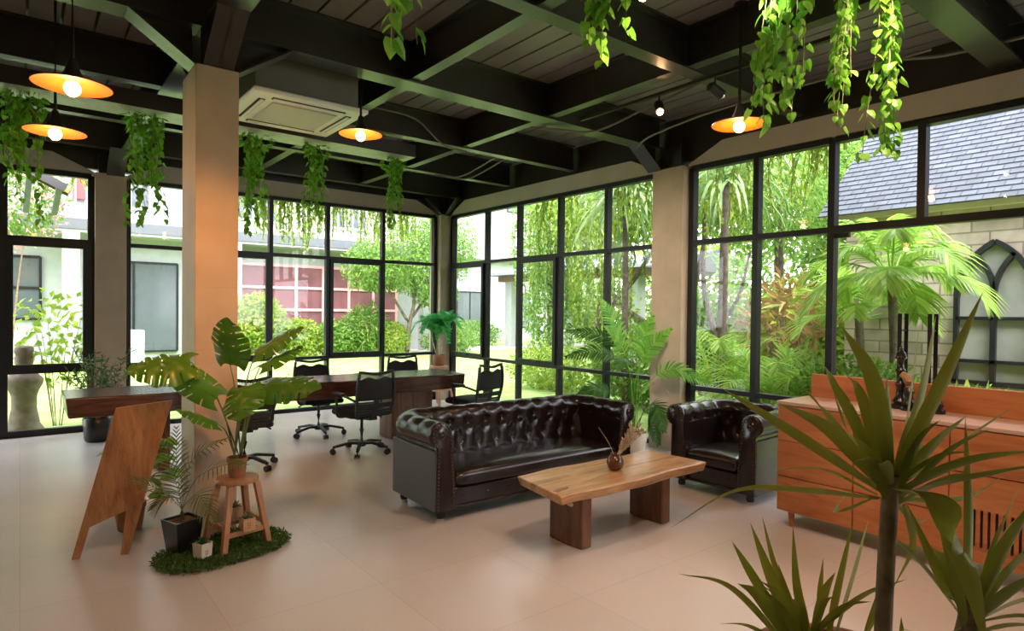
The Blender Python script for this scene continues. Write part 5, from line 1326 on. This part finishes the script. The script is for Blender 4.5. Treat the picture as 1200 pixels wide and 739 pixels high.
shrub('garden_shrub', 'low yellow-lime shrub under the orange shrub', (8.6, 4.6, .40), (.6, .8, .42), 2200, .08, .05, 'leaf_lime', 67)
shrub('garden_shrub', 'bright leafy hedge before the glass door', (7.25, 2.95, .55), (.40, .85, .48), 1800, .10, .06, 'leaf_mid', 68)
shrub('garden_shrub', 'low lime fern-like shrub below the pointed-arch window', (8.2, 2.25, .38), (.40, .6, .36), 1200, .14, .04, 'leaf_lime', 69)
shrub('garden_shrub', 'lime shrub at the lawn edge under the weeping trees', (8.6, 9.6, .35), (.6, 1.2, .5), 2400, .10, .05, 'leaf_lime', 70)
shrub('garden_shrub', 'leafy shrub behind the indoor palm at the wall column', (8.4, 7.2, .6), (.6, 1.1, .75), 2600, .11, .055, 'leaf_mid', 71)
for i, (x, y, z, n, ln, sp, lb) in enumerate(((6.55, 4.05, 3.57, 14, 1.0, (.3, .45), 'creeper hanging outside the top of the bay right of the wall column'), (6.6, 3.3, 3.57, 18, .95, (.3, .5), 'creeper hanging outside the top of the second bay behind the armchair'), (6.6, 5.5, 3.57, 14, 1.0, (.25, .5), 'creeper hanging outside the bay with spiky foliage'), (6.6, 7.3, 3.57, 16, 1.0, (.25, .4), 'creeper hanging outside the wide bay above the sofa'))):
    creeper(lb, (x, y, z), n, ln, sp, 80 + i, 'leaf_creeper', .085, .045, 26)
for i, (x, y, z, rx, ry, rz_, m, lb) in enumerate(((15.5, 7.6, 3.2, 1.6, 2.8, 3.4, 'leaf_mid', 'backdrop thicket behind the spiky tree'), (16.5, 11.8, 2.2, 1.6, 2.2, 2.4, 'leaf_lime', 'backdrop thicket behind the pavilion'), (18, 16.6, 2.0, 1.8, 2.4, 2.4, 'leaf_mid', 'backdrop thicket by the white house wing'), (12.3, 8.6, .9, .9, 1.6, 1.0, 'leaf_mid', 'waist-high shrub mass before the pavilion'), (12.2, 6.2, 1.0, .9, 1.3, 1.1, 'leaf_lime', 'waist-high lime shrub mass behind the spiky tree'), (13.8, 5.6, 3.0, 1.0, 1.5, 3.1, 'leaf_mid', 'tall dense thicket behind the orange shrub'))):
    shrub('thicket', lb, (x, y, z), (rx, ry, rz_), 3400 if rz_ < 3 else 5600, .22, .10, m, 90 + i, group='thickets at the back of the garden')

# ================================================================== LIGHT
wd = bpy.data.worlds.new('overcast_sky'); SC.world = wd; wd.use_nodes = True
nt = wd.node_tree; bg = nt.nodes['Background']
tc = N(nt, 'ShaderNodeTexCoord'); sp = N(nt, 'ShaderNodeSeparateXYZ'); nt.links.new(tc.outputs['Generated'], sp.inputs[0])
nt.links.new(ramp(nt, sp.outputs['Z'], [(0.0, (.95, .94, 1.0)), (1.0, (.92, .92, 1.0))]), bg.inputs['Color'])
bg.inputs['Strength'].default_value = 6.3
sl_ = bpy.data.lights.new('veiled_sun', 'SUN'); sl_.energy = 4.0; sl_.angle = radians(40); sl_.color = (1, .97, .92)
so = bpy.data.objects.new('veiled_sun', sl_); COL.objects.link(so); so.rotation_euler = (radians(28), radians(-14), 0)

SC.view_settings.view_transform = 'Standard'; SC.view_settings.look = 'None'
SC.view_settings.gamma = 1.0; SC.view_settings.use_curve_mapping = False
SC.view_settings.exposure = 0.55
cy = SC.cycles
cy.use_denoising = True; cy.max_bounces = 8; cy.diffuse_bounces = 4; cy.glossy_bounces = 3; cy.transmission_bounces = 4; cy.transparent_max_bounces = 12
cy.sample_clamp_indirect = 6.0; cy.caustics_reflective = False; cy.caustics_refractive = False
